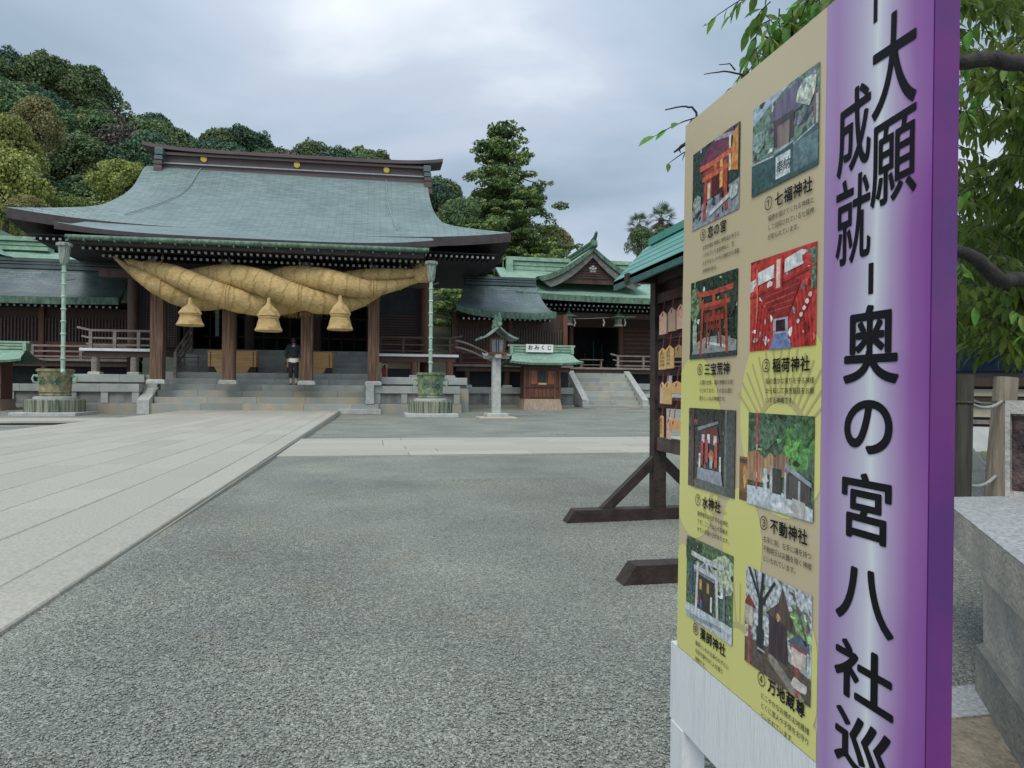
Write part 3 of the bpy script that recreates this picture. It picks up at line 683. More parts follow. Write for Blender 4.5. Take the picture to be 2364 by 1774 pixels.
for x in (372,527,690,858,924):
    for dxx in ((0,) if x in(372,924) else (-3.2,3.2)):
        c,Rr=rope_c(x+dxx); n=48; pts=[]
        for j in range(n):
            a=2*PI*j/n; dirv=Vector((.06*math.cos(a*1.0),-math.sin(a),math.cos(a)))
            # wrap outside the three strands
            rr_=0
            for k in range(3):
                ph=2*PI*(x+dxx-511)/STW+k*2*PI/3
                cc=Vector((0,-math.sin(ph)*.57*Rr,math.cos(ph)*.57*Rr)); dd=Vector((0,dirv.y,dirv.z)).normalized(); q=cc.dot(dd); h2=(.505*Rr)**2-(cc.length_squared-q*q)
                if h2>0: rr_=max(rr_,q+math.sqrt(h2))
            pts.append(c+Vector((.08*math.sin(a)+0,dirv.y*(rr_+.02),dirv.z*(rr_+.02))))
        pts.append(pts[0]); b=MB(); b.tube(pts,.022,6,cap=False); b.build('binding_cord',cord,rope,smooth=60)
    c,Rr=rope_c(x); b=MB(); b.tube([c+Vector((0,0,Rr*.9)),c+Vector((0,.4,1.0+.5*(5-c.z)+Rr*.4))],.022,6); b.build('hanging_cord',cord,rope)
for x,yt,yb,r_ in ((439,702,752,.40),(620,702,765,.41),(785,696,762,.40)):
    TY=25.0; pt=at(x,yt,Y=TY); pb=at(x,yb,Y=TY); H=pt.z-pb.z
    t=thing('straw_tassel','straw tassel under the rope, %s of the three'%({439:'leftmost',620:'middle',785:'rightmost'}[x]),'tassel',(pb.x,TY,pb.z),group='straw tassels below the rope')
    jit=lambda a,z:1+.022*math.sin(a*23+z*5)+.015*math.sin(a*41)
    b=MB(); b.lathe([(.05,H+.20),(.07,H+.02),(r_*.30,H*.93),(r_*.62,H*.80),(r_*.84,H*.62),(r_*.90,H*.55),(r_*.80,H*.50)],(pb.x,TY,pb.z),48,fn=jit); b.build('tassel_cap',straw,t,smooth=50)
    b=MB(); b.lathe([(r_*.74,H*.53),(r_*.82,H*.51),(r_*.82,H*.46),(r_*.74,H*.44)],(pb.x,TY,pb.z),32); b.build('tassel_cord',cord,t,smooth=60)
    b=MB(); b.lathe([(r_*.74,H*.47),(r_*.82,H*.36),(r_*.95,H*.16),(r_*1.10,.02),(r_*1.04,-.01),(r_*.3,.06)],(pb.x,TY,pb.z),64,fn=jit); b.build('tassel_skirt',straw,t,smooth=50)

# ------------------------------------------------------------------ rain pipes and bronze basins
def rainpipe(x,y,ztop,zbot,label,fun=.235):
    t=thing('rain_pipe',label,'downpipe',(x,y,zbot),group='bamboo shaped bronze rain pipes')
    n=int((ztop-zbot)/.42); 
    b=MB(); b.tube([(x,y,zbot),(x,y,ztop)],.062,14); b.build('pipe',pole_green,t,smooth=50)
    for i in range(1,n+1):
        z=zbot+(ztop-zbot)*i/(n+.6); b=MB(); b.lathe([(.066,-.035),(.085,-.012),(.085,.012),(.066,.035)],(x,y,z),14); b.build('pipe_joint',pole_green,t,smooth=50)
    b=MB(); b.lathe([(.10,0),(.12,.04),(.13,.1),(.17,.45),(.18,.55),(fun,.58),(fun,.66),(.2,.68)],(x,y,ztop),8,rot=PI/8); b.build('rain_head',mat('streaked_bronze_head',(.10,.14,.12),(.36,.42,.36),scale=6,rough=.5,stretch=(4,4,.5),lo=.35,hi=.65),t,smooth=25)
    b=MB(); b.tube([(x,y,zbot+.05),(x+.05,y-.1,zbot-.06)],.065,12); b.build('spout',pole_green,t)
    b=MB(); b.beam((x+.08,y,ztop-.1),(x+.3,y+.6,ztop+.05),.03,.03); b.beam((x+.08,y,ztop-.5),(x+.28,y+.2,ztop-.42),.03,.03); b.build('bracket',verdi_dark,t)
    return t
pl=at(148,620,Y=24.75); rainpipe(pl.x,24.75,at(149,611,Y=24.75).z,1.28,'green bronze rain pipe at the left end of the hall eave')
pr=at(995,700,Y=24.5); rainpipe(pr.x,24.5,at(993,650,Y=24.5).z-.0,1.28,'green bronze rain pipe at the right end of the hall eave')
def basin(x,y,s,label,m,lettering,front):
    t=thing('bronze_basin',label,'basin',(x,y,gz(y)),group='bronze rain basins before the hall')
    z0=gz(y)
    b=MB(); b.box(x-.95*s,x+.95*s,y-.95*s,y+.95*s,z0-.05,z0+.12,.02); b.build('ground_slab',stone_light,t)
    b=MB(); b.lathe([(.86*s,.12),(.86*s,.50),(.83*s,.53)],(x,y,z0),8,rot=PI/8); b.build('stone_plinth',plinth_streak,t)
    b=MB(); b.lathe([(.62*s,.53),(.62*s,.60),(.52*s,.62)],(x,y,z0),24); b.build('foot_ring',stone_light,t,smooth=40)
    b=MB(); b.lathe([(.45*s,.62),(.47*s,.66),(.44*s,.72),(.47*s,.76),(.45*s,.80),(.475*s,1.2),(.50*s,1.40),(.545*s,1.43),(.545*s,1.50),(.49*s,1.51),(.46*s,1.42),(.45*s,.95),(.1,.93)],(x,y,z0),40); b.build('bowl',m,t,smooth=35)
    # relief: stars, ring handles
    for sx in (-1,1):
        b=MB(); cx=x+sx*.52*s; b.tube([(cx,y-.02,z0+1.28),(cx+sx*.1,y-.05,z0+1.3),(cx+sx*.14,y-.05,z0+1.2),(cx+sx*.1,y-.05,z0+1.08),(cx,y-.03,z0+1.06)],.035,8)
        b.lathe([(.0,-.06),(.07,-.02),(.07,.03),(0,.07)],(cx-.01*sx,y-.02,z0+1.28),10); b.build('ring_handle',verdi,t,smooth=50)
    for ang in (-.62,.35) if front else (-.5,.5):
        b=MB(); a0=ang; cx=x+math.sin(a0)*.468*s; cy=y-math.cos(a0)*.468*s; tx=Vector((math.cos(a0),math.sin(a0),0)); nz=Vector((math.sin(a0),-math.cos(a0),0))
        for j in range(8):
            a=2*PI*j/8; q=Vector((cx,cy,z0+1.15)); dirv=tx*math.cos(a)+Vector((0,0,1))*math.sin(a)
            b.beam(q+dirv*.05,q+dirv*.16,.045,.03,up=nz)
        b.lathe([(.0,-.055),(.06,-.03),(.06,.03),(0,.055)],(cx,cy,z0+1.15),10); b.build('relief_crest',verdi_dark,t)
    if lettering:
        b=MB(); a0=-.38; vf=text(lettering,.26,.006)
        def fn(u,v):
            a=a0+(u-.0)/(.48*s); return (x+math.sin(a)*.475*s,y-math.cos(a)*.475*s,z0+1.02+v)
        lay(b,vf,fn); b.build('lettering',verdi_dark,t)
    return t
basin(-10.15,25.6,1.0,'olive bronze rain basin on a tall streaked plinth, left of the steps',bronze_brown,'奉',True)
basin(1.97,24.75,.93,'green bronze rain basin right of the steps',bronze_green,'納',False)

# ------------------------------------------------------------------ stone lantern
lx,ly=4.05,23.4; lz=gz(ly)
t=thing('stone_lantern','tall stone post lantern with copper gabled roof beside the fortune kiosk','lantern',(lx,ly,lz))
b=MB(); b.box(lx-.62,lx+.62,ly-.55,ly+.55,lz-.04,lz+.035,.01); b.build('footing_edge',mat('sandy_stone',(.5,.42,.3),(.58,.5,.38)),t)
b=MB(); b.box(lx-.36,lx+.36,ly-.36,ly+.36,lz+.035,lz+.16,.03); b.build('base_slab',stone_light,t)
b=MB(); b.box(lx-.135,lx+.135,ly-.135,ly+.135,lz+.16,1.83); b.build('post',stone_light,t)
b=MB(); b.box(lx-.42,lx+.42,ly-.10,ly+.10,1.83,1.95,.0); b.box(lx-.1,lx+.1,ly-.42,ly+.42,1.835,1.945); b.build('cross_arm',stone_light,t)
b=MB()
for sx in (-1,1):
    b.tube([(lx+sx*.25,ly-.12,1.98),(lx+sx*.42,ly-.12,1.93),(lx+sx*.5,ly-.12,2.0)],[.06,.05,.02],8)
b.build('arm_scroll',stone_light,t,smooth=50)
b=MB(); b.box(lx-.3,lx+.3,ly-.3,ly+.3,1.95,2.03); b.box(lx-.26,lx+.26,ly-.26,ly+.26,2.46,2.52)
for sx in (-1,1):
    for sy in (-1,1): b.beam((lx+sx*.215,ly+sy*.215,2.03),(lx+sx*.245,ly+sy*.245,2.47),.055,.055)
b.build('lamp_frame',wood_red,t)
b=MB(); b.hexa([(lx-.18,ly-.18,2.03),(lx+.18,ly-.18,2.03),(lx+.18,ly+.18,2.03),(lx-.18,ly+.18,2.03),(lx-.21,ly-.21,2.46),(lx+.21,ly-.21,2.46),(lx+.21,ly+.21,2.46),(lx-.21,ly+.21,2.46)]); b.build('lamp_pane',mat('frosted_lamp_glass',(.24,.27,.28),(.32,.35,.36),rough=.25),t)
b=MB()
for xx in (-.04,.04): b.box(lx+xx-.008,lx+xx+.008,ly-.222,ly-.20,2.04,2.46)
b.build('glazing_bar',ink,t)
def curvroof(mb,cx,cy,hw,hd,ze,za,lift,th=.05,n=16,m0=0):
    P=[]; 
    for i in range(n+1):
        u=-1+2*i/n; z=za-(za-ze)*(1-(1-abs(u))**1.7) + 0
        P.append([(cx+u*hw,cy-hd,z),(cx+u*hw,cy,z+.0),(cx+u*hw,cy+hd,z)])
    uv=[[(p[1],i*.1) for p in row] for i,row in enumerate(P)]
    mb.grid(P,uv,flip=False); Q=[[(x,y,z-th) for x,y,z in r_] for r_ in P]; mb.grid(Q,flip=True)
    mb.grid([[r_[0] for r_ in P],[r_[0] for r_ in Q]]); mb.grid([[r_[-1] for r_ in P],[r_[-1] for r_ in Q]]); mb.grid([P[0],Q[0]]); mb.grid([P[-1],Q[-1]])
b=MB(); curvroof(b,lx,ly,.64,.58,2.50,2.90,0,.06); b.build('roof',mat('weathered_lantern_copper',(.10,.17,.14),(.30,.40,.33),scale=7,rough=.6,bump=.2),t,smooth=40)
b=MB(); b.box(lx-.05,lx+.05,ly-.66,ly+.66,2.88,2.98); b.build('roof_ridge',verdi,t)
for sy in (-.6,.1):
    b=MB(); b.lathe([(.02,-.02),(.12,.03),(.09,.12),(.11,.2),(.05,.26),(.07,.32),(.01,.42)],(lx-.02,ly+sy,2.9),10,sy=.5); b.build('finial',verdi_dark,t,smooth=50)

# ------------------------------------------------------------------ kiosks
def kiosk(X_,Y_,label,sign=None,scl=.89):
    cx=cy=0.; t=thing('shrine_kiosk',label,'kiosk',(0,0,-.15),group='small copper roofed kiosks')
    y0=cy-.1
    b=MB(); b.hexa([(cx-.95,y0-.3,-.2),(cx+.95,y0-.3,-.2),(cx+.95,y0+1.2,-.2),(cx-.95,y0+1.2,-.2),(cx-.86,y0-.2,.32),(cx+.86,y0-.2,.32),(cx+.86,y0+1.1,.32),(cx-.86,y0+1.1,.32)]); b.build('base',mat('worn_pale_timber',(.30,.22,.16),(.42,.34,.26),scale=3,stretch=(4,4,.6)),t)
    b=MB(); b.box(cx-.82,cx+.82,y0-.1,y0+1.05,.32,1.95); b.build('cabinet',wood_red,t)
    for xx in (-.85,-.62,.62,.85,):
        b=MB(); b.box(cx+xx-.05,cx+xx+.05,y0-.17,y0-.105,.32,1.95); b.build('frame_post',wood_red,t)
    b=MB(); b.box(cx-.9,cx+.9,y0-.19,y0-.175,.88,.97); b.box(cx-.9,cx+.9,y0-.19,y0-.175,1.72,1.9); b.build('frame_rail',wood,t)
    for xx,w_ in ((-.4,.15),(.42,.15)):
        b=MB(); b.box(cx+xx-w_,cx+xx+w_,y0-.14,y0-.11,1.02,1.66); b.build('door_panel',mat('warm_panel',(.22,.08,.035),(.30,.13,.06),scale=3,stretch=(4,4,.5)),t)
    b=MB(); b.box(cx-.17,cx+.17,y0-.15,y0-.11,1.1,1.68); b.build('niche',navy,t)
    b=MB(); b.box(cx-.2,cx+.2,y0-.2,y0-.12,1.0,1.09); b.build('shelf',wood_new,t)
    for k in range(6):
        b=MB(); b.box(cx-.56+k*.19,cx-.39+k*.19,y0-.14,y0-.112,.4,.84); b.build('lower_panel',wood_red,t)
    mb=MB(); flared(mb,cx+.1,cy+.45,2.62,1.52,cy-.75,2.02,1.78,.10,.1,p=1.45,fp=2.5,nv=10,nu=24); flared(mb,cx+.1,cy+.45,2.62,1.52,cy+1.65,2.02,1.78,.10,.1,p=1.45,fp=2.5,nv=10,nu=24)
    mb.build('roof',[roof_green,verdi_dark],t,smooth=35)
    rafters(t,cx-1.4,cx+1.6,cy-.6,1.93,sp=.16,s=.025,ln=.6,tip=False)
    for z0,z1,dx_,m in ((2.58,2.68,1.50,verdi),(2.68,2.72,1.46,verdi_dark),(2.72,2.80,1.54,verdi),(2.80,2.84,1.46,verdi_dark),(2.84,2.93,1.66,verdi)):
        b=MB(); b.box(cx+.1-dx_,cx+.1+dx_,cy+.3+(0.04 if m is verdi_dark else 0),cy+.62,z0,z1); b.build('ridge_course',m,t)
    for s in (-1,1):
        b=MB(); b.box(cx+.1+s*1.5-.07,cx+.1+s*1.5+.07,cy+.2,cy+.7,2.5,2.88); b.build('ridge_end',verdi,t)
    if sign:
        sgn=thing('kiosk_sign','white board lettered in black kana on the kiosk ridge','sign',(0,0,-.15))
        b=MB(); b.box(cx-.72,cx+.62,cy+.14,cy+.17,2.56,2.94); b.build('sign_board',paper,sgn)
        for k,ch in enumerate(sign):
            b=MB(); lay(b,text(ch,.25,.006),lambda x,y:(cx-.63+k*.31+x,cy+.135,2.69+y)); b.build('lettering',ink,sgn)
        sgn.location=(X_,Y_,gz(Y_)); sgn.scale=(scl,)*3
    t.location=(X_,Y_,gz(Y_)); t.scale=(scl,)*3
    return t
kiosk(7.03,29.4,'fortune slip kiosk with green roof beneath the white lettered board','おみくじ')
kiosk(-13.55,28.2,'green roofed kiosk at the far left edge, cut by the frame',scl=.80)

# ------------------------------------------------------------------ corridors (low roofed galleries)
def corridor(x0,x1,cxr,label,left):
    t=thing('gallery_wing',label,'building',((x0+x1)/2,32,0))
    z=1.9
    b=MB(); b.box(x0,x1,32.2,32.35,z,4.3); b.build('wall',wood,t)
    mb=MB(); x=x0+.1
    while x<x1-.1: mb.box(x,x+.045,32.12,32.19,z+.75,3.6); x+=.125
    mb.build('slats',mat('slat_timber',(.10,.07,.065),(.15,.11,.10),rough=.7,scale=9),t,kind='stuff')
    b=MB(); b.box(x0,x1,32.08,32.199,z+.6,z+.74); b.box(x0,x1,32.08,32.199,z,z+.12); b.build('wall_rail',wood_red,t)
    b=MB(); b.box(x0,x1,32.1,32.195,z+.12,z+.6); b.build('lower_panel',mat('oxblood_panel',(.075,.02,.018),(.11,.035,.028),scale=3,stretch=(6,1,1)),t)
    for xx in (x0+.1,x0+(x1-x0)*.5,x1-.1):
        b=MB(); b.box(xx-.1,xx+.1,32.0,32.2,.9,4.3); b.build('post',wood_red,t)
    deck(t,x0,x1,31.1,32.1,z,m=wood,edge=wood_grey,legs=[x0+.6,x0+2.4,x0+4.2] ,legz=.9,lm=wood)
    railing(t,(x0+.3,31.2,z),(x1-.2,31.2,z),zs=(.1,.3,.52),h=.5,m=wood_grey if left else wood,over=0,n=4)
    b=MB(); b.box(x0,x1,31.8,32.3,-.2,z-.1); b.build('underfloor',navy,t)  # near-black block, shade of the void under the deck put into its colour
    blocks(t,x0,x1,30.9,31.8,.62,.9,1.6,stone); b=MB(); b.box(x0,x1,31.0,31.79,-.2,.617); b.build('base_wall',stone_dark,t)
    for k in range(int((x1-x0)/1.5)+1):
        xx=x0+.15+k*1.5; b=MB(); b.box(xx-.12,xx+.12,30.93,31.0,-.2,.615); b.build('base_post',stone,t)
    # second course: lower kerb
    blocks(t,x0,x1,30.75,30.92,-.2,.12,1.5,stone_worn)
    return t
lc=corridor(-17.0,-9.5,0,'timber gallery with curved grey roof left of the main hall',True)
rc=corridor(3.5,8.9,0,'timber gallery with curved grey roof right of the main hall',False)
def concave_roof(parent,pts_top,pts_eave,n=18,th=.28):
    """slope swept between a ridge polyline and an eave polyline, sagging in between"""
    mb=MB(); m=len(pts_top); rows_=[];uvs=[]
    for i in range(n+1):
        v=i/n; row=[];ur=[]
        for j in range(m):
            a=Vector(pts_top[j]); c=Vector(pts_eave[j]); p=a.lerp(c,v); p.z=c.z+(a.z-c.z)*(1-v)**1.75
            row.append(tuple(p)); ur.append((c.x,v*(a-c).length))
        rows_.append(row);uvs.append(ur)
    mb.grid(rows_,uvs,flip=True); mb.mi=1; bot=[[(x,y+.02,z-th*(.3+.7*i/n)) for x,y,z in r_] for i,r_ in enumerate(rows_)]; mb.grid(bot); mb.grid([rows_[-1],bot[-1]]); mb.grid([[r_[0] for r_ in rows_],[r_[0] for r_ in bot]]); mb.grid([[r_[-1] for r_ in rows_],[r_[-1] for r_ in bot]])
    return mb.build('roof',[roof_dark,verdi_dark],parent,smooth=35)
nn=24
xa=np.linspace(0,1,nn)
# left gallery roof
ex=[ax(-160,0,30.9)+(ax(285,0,30.9)-ax(-160,0,30.9))*q for q in xa]
ez=[az(500,690-0,30.9)+.10*abs(2*q-1.1)**3 for q in xa]
tx_=[-16.5+(16.5-10.6)*q for q in xa]
concave_roof(lc,[(x,34.0,5.95) for x in tx_],[(x,30.7,4.30+.16*max(0,(.25-q))/.25+.05*max(0,(q-.7))/.3) for x,q in zip(ex,xa)])
b=MB()
for k,(z0,z1) in enumerate(((5.85,6.0),(6.04,6.12),(6.16,6.3))): b.box(-16.5,-10.5,33.8,34.3,z0,z1)
b.build('ridge',roof_dark,lc)
rafters(lc,-15.5,-10.1,31.0,3.98,sp=.24)
# right gallery roof
exr=[3.55+(8.05-3.55)*q for q in xa]
concave_roof(rc,[(4.3+(7.8-4.3)*q,34.0,5.95) for q in xa],[(x,30.8,4.28-.10*q+.42*max(0,(.35-q)/.35)**2*.6+.12*max(0,(q-.8))/.2) for x,q in zip(exr,xa)])
b=MB()
for k,(z0,z1) in enumerate(((5.85,5.98),(6.02,6.1),(6.14,6.26))): b.box(4.3,7.8,33.8,34.3,z0,z1)
b.build('ridge',roof_dark,rc)
rafters(rc,3.9,7.8,31.0,3.92,sp=.22)
# curved rail dropping from the veranda to the gallery
for zz,yy_ in ((.58,0),(.32,0)):
    pts=[]
    for i in range(14):
        q=i/13; pts.append((3.2+2.6*q,28.2+3*q,2.15+zz-.55*(3*q*q-2*q**3)+.0))
    b=MB(); b.tube(pts,.045,8); b.build('curved_rail',wood_grey,rc,smooth=50)

# ------------------------------------------------------------------ right hall with dormer gable
rh=thing('side_hall','long side hall with green copper roof and triangular gable on the right','building',(13,36,0))
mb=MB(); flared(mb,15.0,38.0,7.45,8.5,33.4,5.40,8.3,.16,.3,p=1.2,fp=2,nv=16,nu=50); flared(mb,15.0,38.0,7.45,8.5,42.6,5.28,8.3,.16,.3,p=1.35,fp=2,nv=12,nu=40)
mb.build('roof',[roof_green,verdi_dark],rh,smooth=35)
zr=az(1250,598,37.8); 
for z0,z1,dy_,m in ((7.30,7.5,.35,verdi),(7.5,7.55,.28,verdi_dark),(7.55,7.75,.33,verdi),(7.75,7.8,.28,verdi_dark),(7.80,8.0,.42,verdi)):
    b=MB(); b.box(7.0,23.5,38-dy_,38+dy_,z0,z1); b.build('ridge_course',m,rh)
b=MB(); b.box(7.0,7.35,37.4,38.6,7.0,7.9); b.build('ridge_end',verdi,rh)
# chidori gable
gx=10.75; gy=34.2
ga=az(1365,572,gy); gb=az(1362,652,gy)+.16
mb=MB(); rows_=[];uvs=[]
hw=2.85
for j in range(2):
    pass
def gprof(u): return gb+(ga-gb)*(1-abs(u))**1.55
rows_=[[(gx+u*hw,y_,gprof(u)) for y_ in (gy-.25,gy+1.5,gy+3.5,gy+7)] for u in np.linspace(-1,1,33)]
uvs=[[(y_,abs(u)*3.4) for y_ in (0,1.5,3.5,7)] for u in np.linspace(-1,1,33)]
mb.grid(rows_,uvs); mb.build('gable_roof',[roof_green],rh,smooth=40)
# barge boards
mb=MB(); A=[(gx+u*hw*1.0,gy-.3,gprof(u)) for u in np.linspace(-1,1,33)]; B=[(gx+u*hw*.93,gy-.3,gprof(u)-.22) for u in np.linspace(-1,1,33)]
A2=[(x,y+.12,z) for x,y,z in A]; B2=[(x,y+.12,z) for x,y,z in B]
mb.grid([A,B]); mb.grid([A2,B2]); mb.grid([B,B2]); mb.build('barge_edge',verdi_dark,rh)
mb=MB(); A=[(gx+u*hw*.90,gy-.2,gprof(u)-.235) for u in np.linspace(-1,1,33)]; B=[(gx+u*hw*.76,gy-.2,gprof(u*.93)-.52) for u in np.linspace(-1,1,33)]
A2=[(x,y+.1,z) for x,y,z in A]; B2=[(x,y+.1,z) for x,y,z in B]
mb.grid([A,B]); mb.grid([A2,B2]); mb.grid([B,B2]); mb.build('barge_board',mat('weathered_barge',(.10,.11,.10),(.2,.2,.18),scale=4),rh)
mb=MB(); pts=[(gx+u*hw*.8,gy+.02,gprof(u)-.25) for u in np.linspace(-1,1,33)]; mb.poly(pts[::-1]); mb.build('gable_wall',wood,rh)
mb=MB()
for k in range(8): z=gb+.02+k*.12; w_=max(.1,1.9*(1-k/8)**1.3); mb.box(gx-w_,gx+w_,gy-.03,gy+.01,z,z+.08)
mb.build('gable_slats',wood,rh,kind='stuff')
p=at(1356,622,Y=gy-.35)
mb=MB()
for a in range(5):
    an=2*PI*a/5+PI/2; mb.lathe([(0,-.07),(.075,-.03),(.075,.03),(0,.07)],(gx-.05+math.cos(an)*.13,gy-.36,p.z+math.sin(an)*.13),10)
mb.lathe([(0,-.07),(.07,-.03),(.07,.03),(0,.07)],(gx-.05,gy-.38,p.z),10); mb.build('gable_pendant',mat('pale_carving',(.3,.31,.30),(.42,.42,.4)),rh,smooth=50)
b=MB()
for dz,w_,m in ((0,.16,0),(.12,.11,0),(.2,.15,0)): b.box(gx-w_,gx+w_,gy-.4,gy+7,ga-.05+dz,ga+.06+dz)
b.build('gable_ridge',verdi_dark,rh)
b=MB(); b.tube([(gx,gy-.1,ga+.3),(gx,gy-.5,ga+.38),(gx,gy-.75,ga+.62)],[.12,.10,.07],8); b.lathe([(.0,-.1),(.17,0),(.15,.2),(.05,.42)],(gx,gy-.42,ga),10); b.build('gable_finial',verdi_dark,rh,smooth=50)
rafters(rh,7.6,22.5,33.75,4.98,sp=.24); rafters(rh,7.9,22.5,34.3,4.85,sp=.24)
# walls and porch
yw=36.2
b=MB(); b.box(8.0,12.0-2.0,yw,yw+.2,1.95,4.9); b.box(13.0,23,yw,yw+.2,1.95,4.9); b.box(9.9,13.1,yw+.0,yw+.18,4.15,4.9); b.build('wall',wood,rh)
for x0,x1 in ((8.5,10.1),(13.15,15.0),(15.4,22)):
    for k in range(17):
        b=MB(); b.box(x0,x1,yw-.05,yw-.004,2.25+k*.115,2.33+k*.115); b.build('louvre_board',wood_red if k%2 else wood,rh)
for x in (8.2,10.2,12.95,15.2,18,21):
    b=MB(); b.lathe([(.15,1.95),(.15,4.9)],(x,yw-.15,0),14); b.build('pillar',wood_red,rh,smooth=30)
b=MB(); b.box(7.6,22.6,34.4,34.65,4.45,4.7); b.build('lintel',wood,rh)
b=MB(); b.box(9.8,13.2,40,40.1,1.9,4.9); b.box(9.8,9.9,36.4,40,1.9,4.9); b.box(13.1,13.2,36.4,40,1.9,4.9); b.build('inner_wall',navy,rh)
b=MB(); b.box(8,23,36.4,42,4.9,5.0); b.build('ceiling',soffit,rh)
for x,m,z0,z1 in ((10.55,mat('teal_cloth',(.03,.12,.11),(.05,.16,.15)),2.0,3.9),(11.7,mat('crimson_cloth',(.12,.02,.035),(.16,.03,.05)),2.0,2.9),(12.2,MATS['teal_cloth'],2.0,3.6),(12.7,MATS['teal_cloth'],2.0,3.4)):
    b=MB(); b.box(x,x+.07,38.5,38.55,z0,z1); b.build('hanging_cloth',m,rh)
deck(rh,8.0,23,34.6,36.2,1.95,m=wood_grey,edge=wood_grey,legs=(9.6,12.35,15.2,18.5),legz=.85,lm=stone_light)
railing(rh,(12.35,34.75,1.95),(22,34.75,1.95),zs=(.12,.36,.62),h=.6,m=wood_grey,n=7,over=.4)
b=MB(); b.box(8.9,23,35.2,35.4,-.2,1.85); b.build('underfloor',navy,rh)  # dark block painted as the shade in the void below this deck
blocks(rh,12.9,22.5,33.95,34.5,.85,1.15,1.6,stone); b=MB(); b.box(12.9,22.5,34.0,34.49,-.2,.847); b.build('base_wall',stone_dark,rh)
blocks(rh,12.9,22.5,33.85,34.0,.45,.62,1.6,stone_light)
blocks(rh,8.9,9.6,33.95,34.5,.85,1.15,1.6,stone); b=MB(); b.box(8.9,9.6,34.0,34.49,-.2,.847); b.build('base_wall',stone_dark,rh)
# stone stairs to the side hall
st=thing('stone_stairs','grey stone stairs with sloping cheeks rising to the side hall','stairs',(11.3,33.4,-.15))
nst=8; y0=32.0; 
for k in range(nst):
    za,zb=-.15+(k)*.225,-.15+(k+1)*.225
    blocks(st,9.95,12.55,y0+k*.31,y0+(k+1)*.31+.3,za,zb,1.3,stone if k%2 else stone_worn,'step')
for x0 in (9.62,12.58):
    b=MB(); b.hexa([(x0,y0-.1,.1),(x0+.3,y0-.1,.1),(x0+.3,y0+2.5,.1),(x0,y0+2.5,.1),(x0,y0-.1,.35),(x0+.3,y0-.1,.35),(x0+.3,y0+2.5,1.78),(x0,y0+2.5,1.78)]); b.build('cheek',stone_light,st)
    b=MB(); b.box(x0-.05,x0+.38,y0-.3,y0+.3,-.2,.1,.02); b.build('cheek_base',stone,st)
    b=MB(); b.box(x0,x0+.3,y0+.3,y0+2.5,-.2,.098); b.build('cheek_wall',stone_dark,st)
bn=thing('low_bench','small low timber bench on the side hall deck above the stairs','bench',(10.95,34.9,1.95))
b=MB(); b.box(10.35,11.6,34.8,35.1,2.34,2.38); b.build('seat',wood_grey,bn)
for x in (10.45,11.5):
    b=MB(); b.box(x-.03,x+.03,34.85,35.05,1.99,2.34); b.box(x-.1,x+.1,34.82,35.08,1.952,1.99); b.build('leg',wood_grey,bn)
b=MB(); b.box(10.45,11.5,34.93,34.97,2.08,2.12); b.build('stretcher',wood_grey,bn)
# hanging bronze lanterns
def hanglamp(x,y,z,label):
    t=thing('hanging_lantern',label,'lantern',(x,y,z),group='hanging bronze lanterns of the side hall')
    b=MB(); b.lathe([(.02,.42),(.06,.34),(.1,.28),(.22,.18),(.5,.08),(.48,.04),(.2,.06)],(x,y,z),6); b.build('cap',verdi_dark,t,smooth=20)
    b=MB(); b.lathe([(.2,.05),(.17,-.25),(.26,-.33),(.27,-.37),(.1,-.38)],(x,y,z),6); b.build('lamp_body',mat('tarnished_bronze',(.16,.15,.12),(.3,.28,.23),scale=9,rough=.5),t,smooth=20)
    b=MB(); b.tube([(x,y,z+.4),(x,y,z+.8)],.015,6); b.build('chain',verdi_dark,t)
p1=at(1313,732,Y=34.1); hanglamp(p1.x,34.1,p1.z-.05,'hanging lantern left of the side hall doorway')
p2=at(1428,735,Y=34.1); hanglamp(p2.x,34.1,p2.z-.05,'hanging lantern right of the side hall doorway')
rp=thing('straw_garland','thin rope with white paper streamers across the side hall doorway','garland',(11,34.3,3.9))
b=MB(); b.tube([(at(1275+i*16,734+2*math.sin(i*.4),Y=34.3)) for i in range(13)],.012,6); b.build('cord',paper,rp)
for x in (1284,1327,1394,1421,1443):
    p=at(x,737,Y=34.28); b=MB()
    for k in range(3): b.box(p.x-.045+.04*(k%2),p.x+.015+.04*(k%2),34.27,34.29,p.z-.12*(k+1)-.0,p.z-.12*k)
    b.build('paper_streamer',paper,rp)

# ------------------------------------------------------------------ left hall (mirrored side hall, mostly out of frame)
lh=thing('side_hall','green copper roofed side hall at the left edge behind the gallery','building',(-21,36,0))
tR=at(190,597,Y=36.6); eR=at(146,640,Y=33.5); 
mb=MB(); rows_=[];uvs=[]
for i in range(15):
    v=i/14; xr=tR.x+(eR.x-tR.x)*v+.5*math.sin(PI*v); row=[];ur=[]
    for j in range(31):
        q=j/30; x=-30+(xr+30)*q; edge=max(0,(x-(xr-2.2))/2.2)
        ztop=7.15-(7.15-tR.z)*edge**1.5; zb_=5.50+(eR.z-5.50)*edge**2
        z=zb_+(ztop-zb_)*(1-v)**1.35; row.append((x,36.6-3.1*v,z)); ur.append((x,v*3.6))
    rows_.append(row);uvs.append(ur)
mb.grid(rows_,uvs,flip=True); mb.mi=1; bot=[[(x,y+.05,z-.26) for x,y,z in r_] for r_ in rows_]; mb.grid(bot); mb.grid([rows_[-1],bot[-1]]); mb.grid([[r_[-1] for r_ in rows_],[r_[-1] for r_ in bot]]); mb.grid([rows_[0],bot[0]])
mb.mi=0; mb.grid([[(x,73.2-y,z) for x,y,z in r_] for r_ in rows_],uvs)
mb.build('roof',[roof_green,verdi_dark],lh,smooth=35)
rE=at(118,565,Y=36.6).x
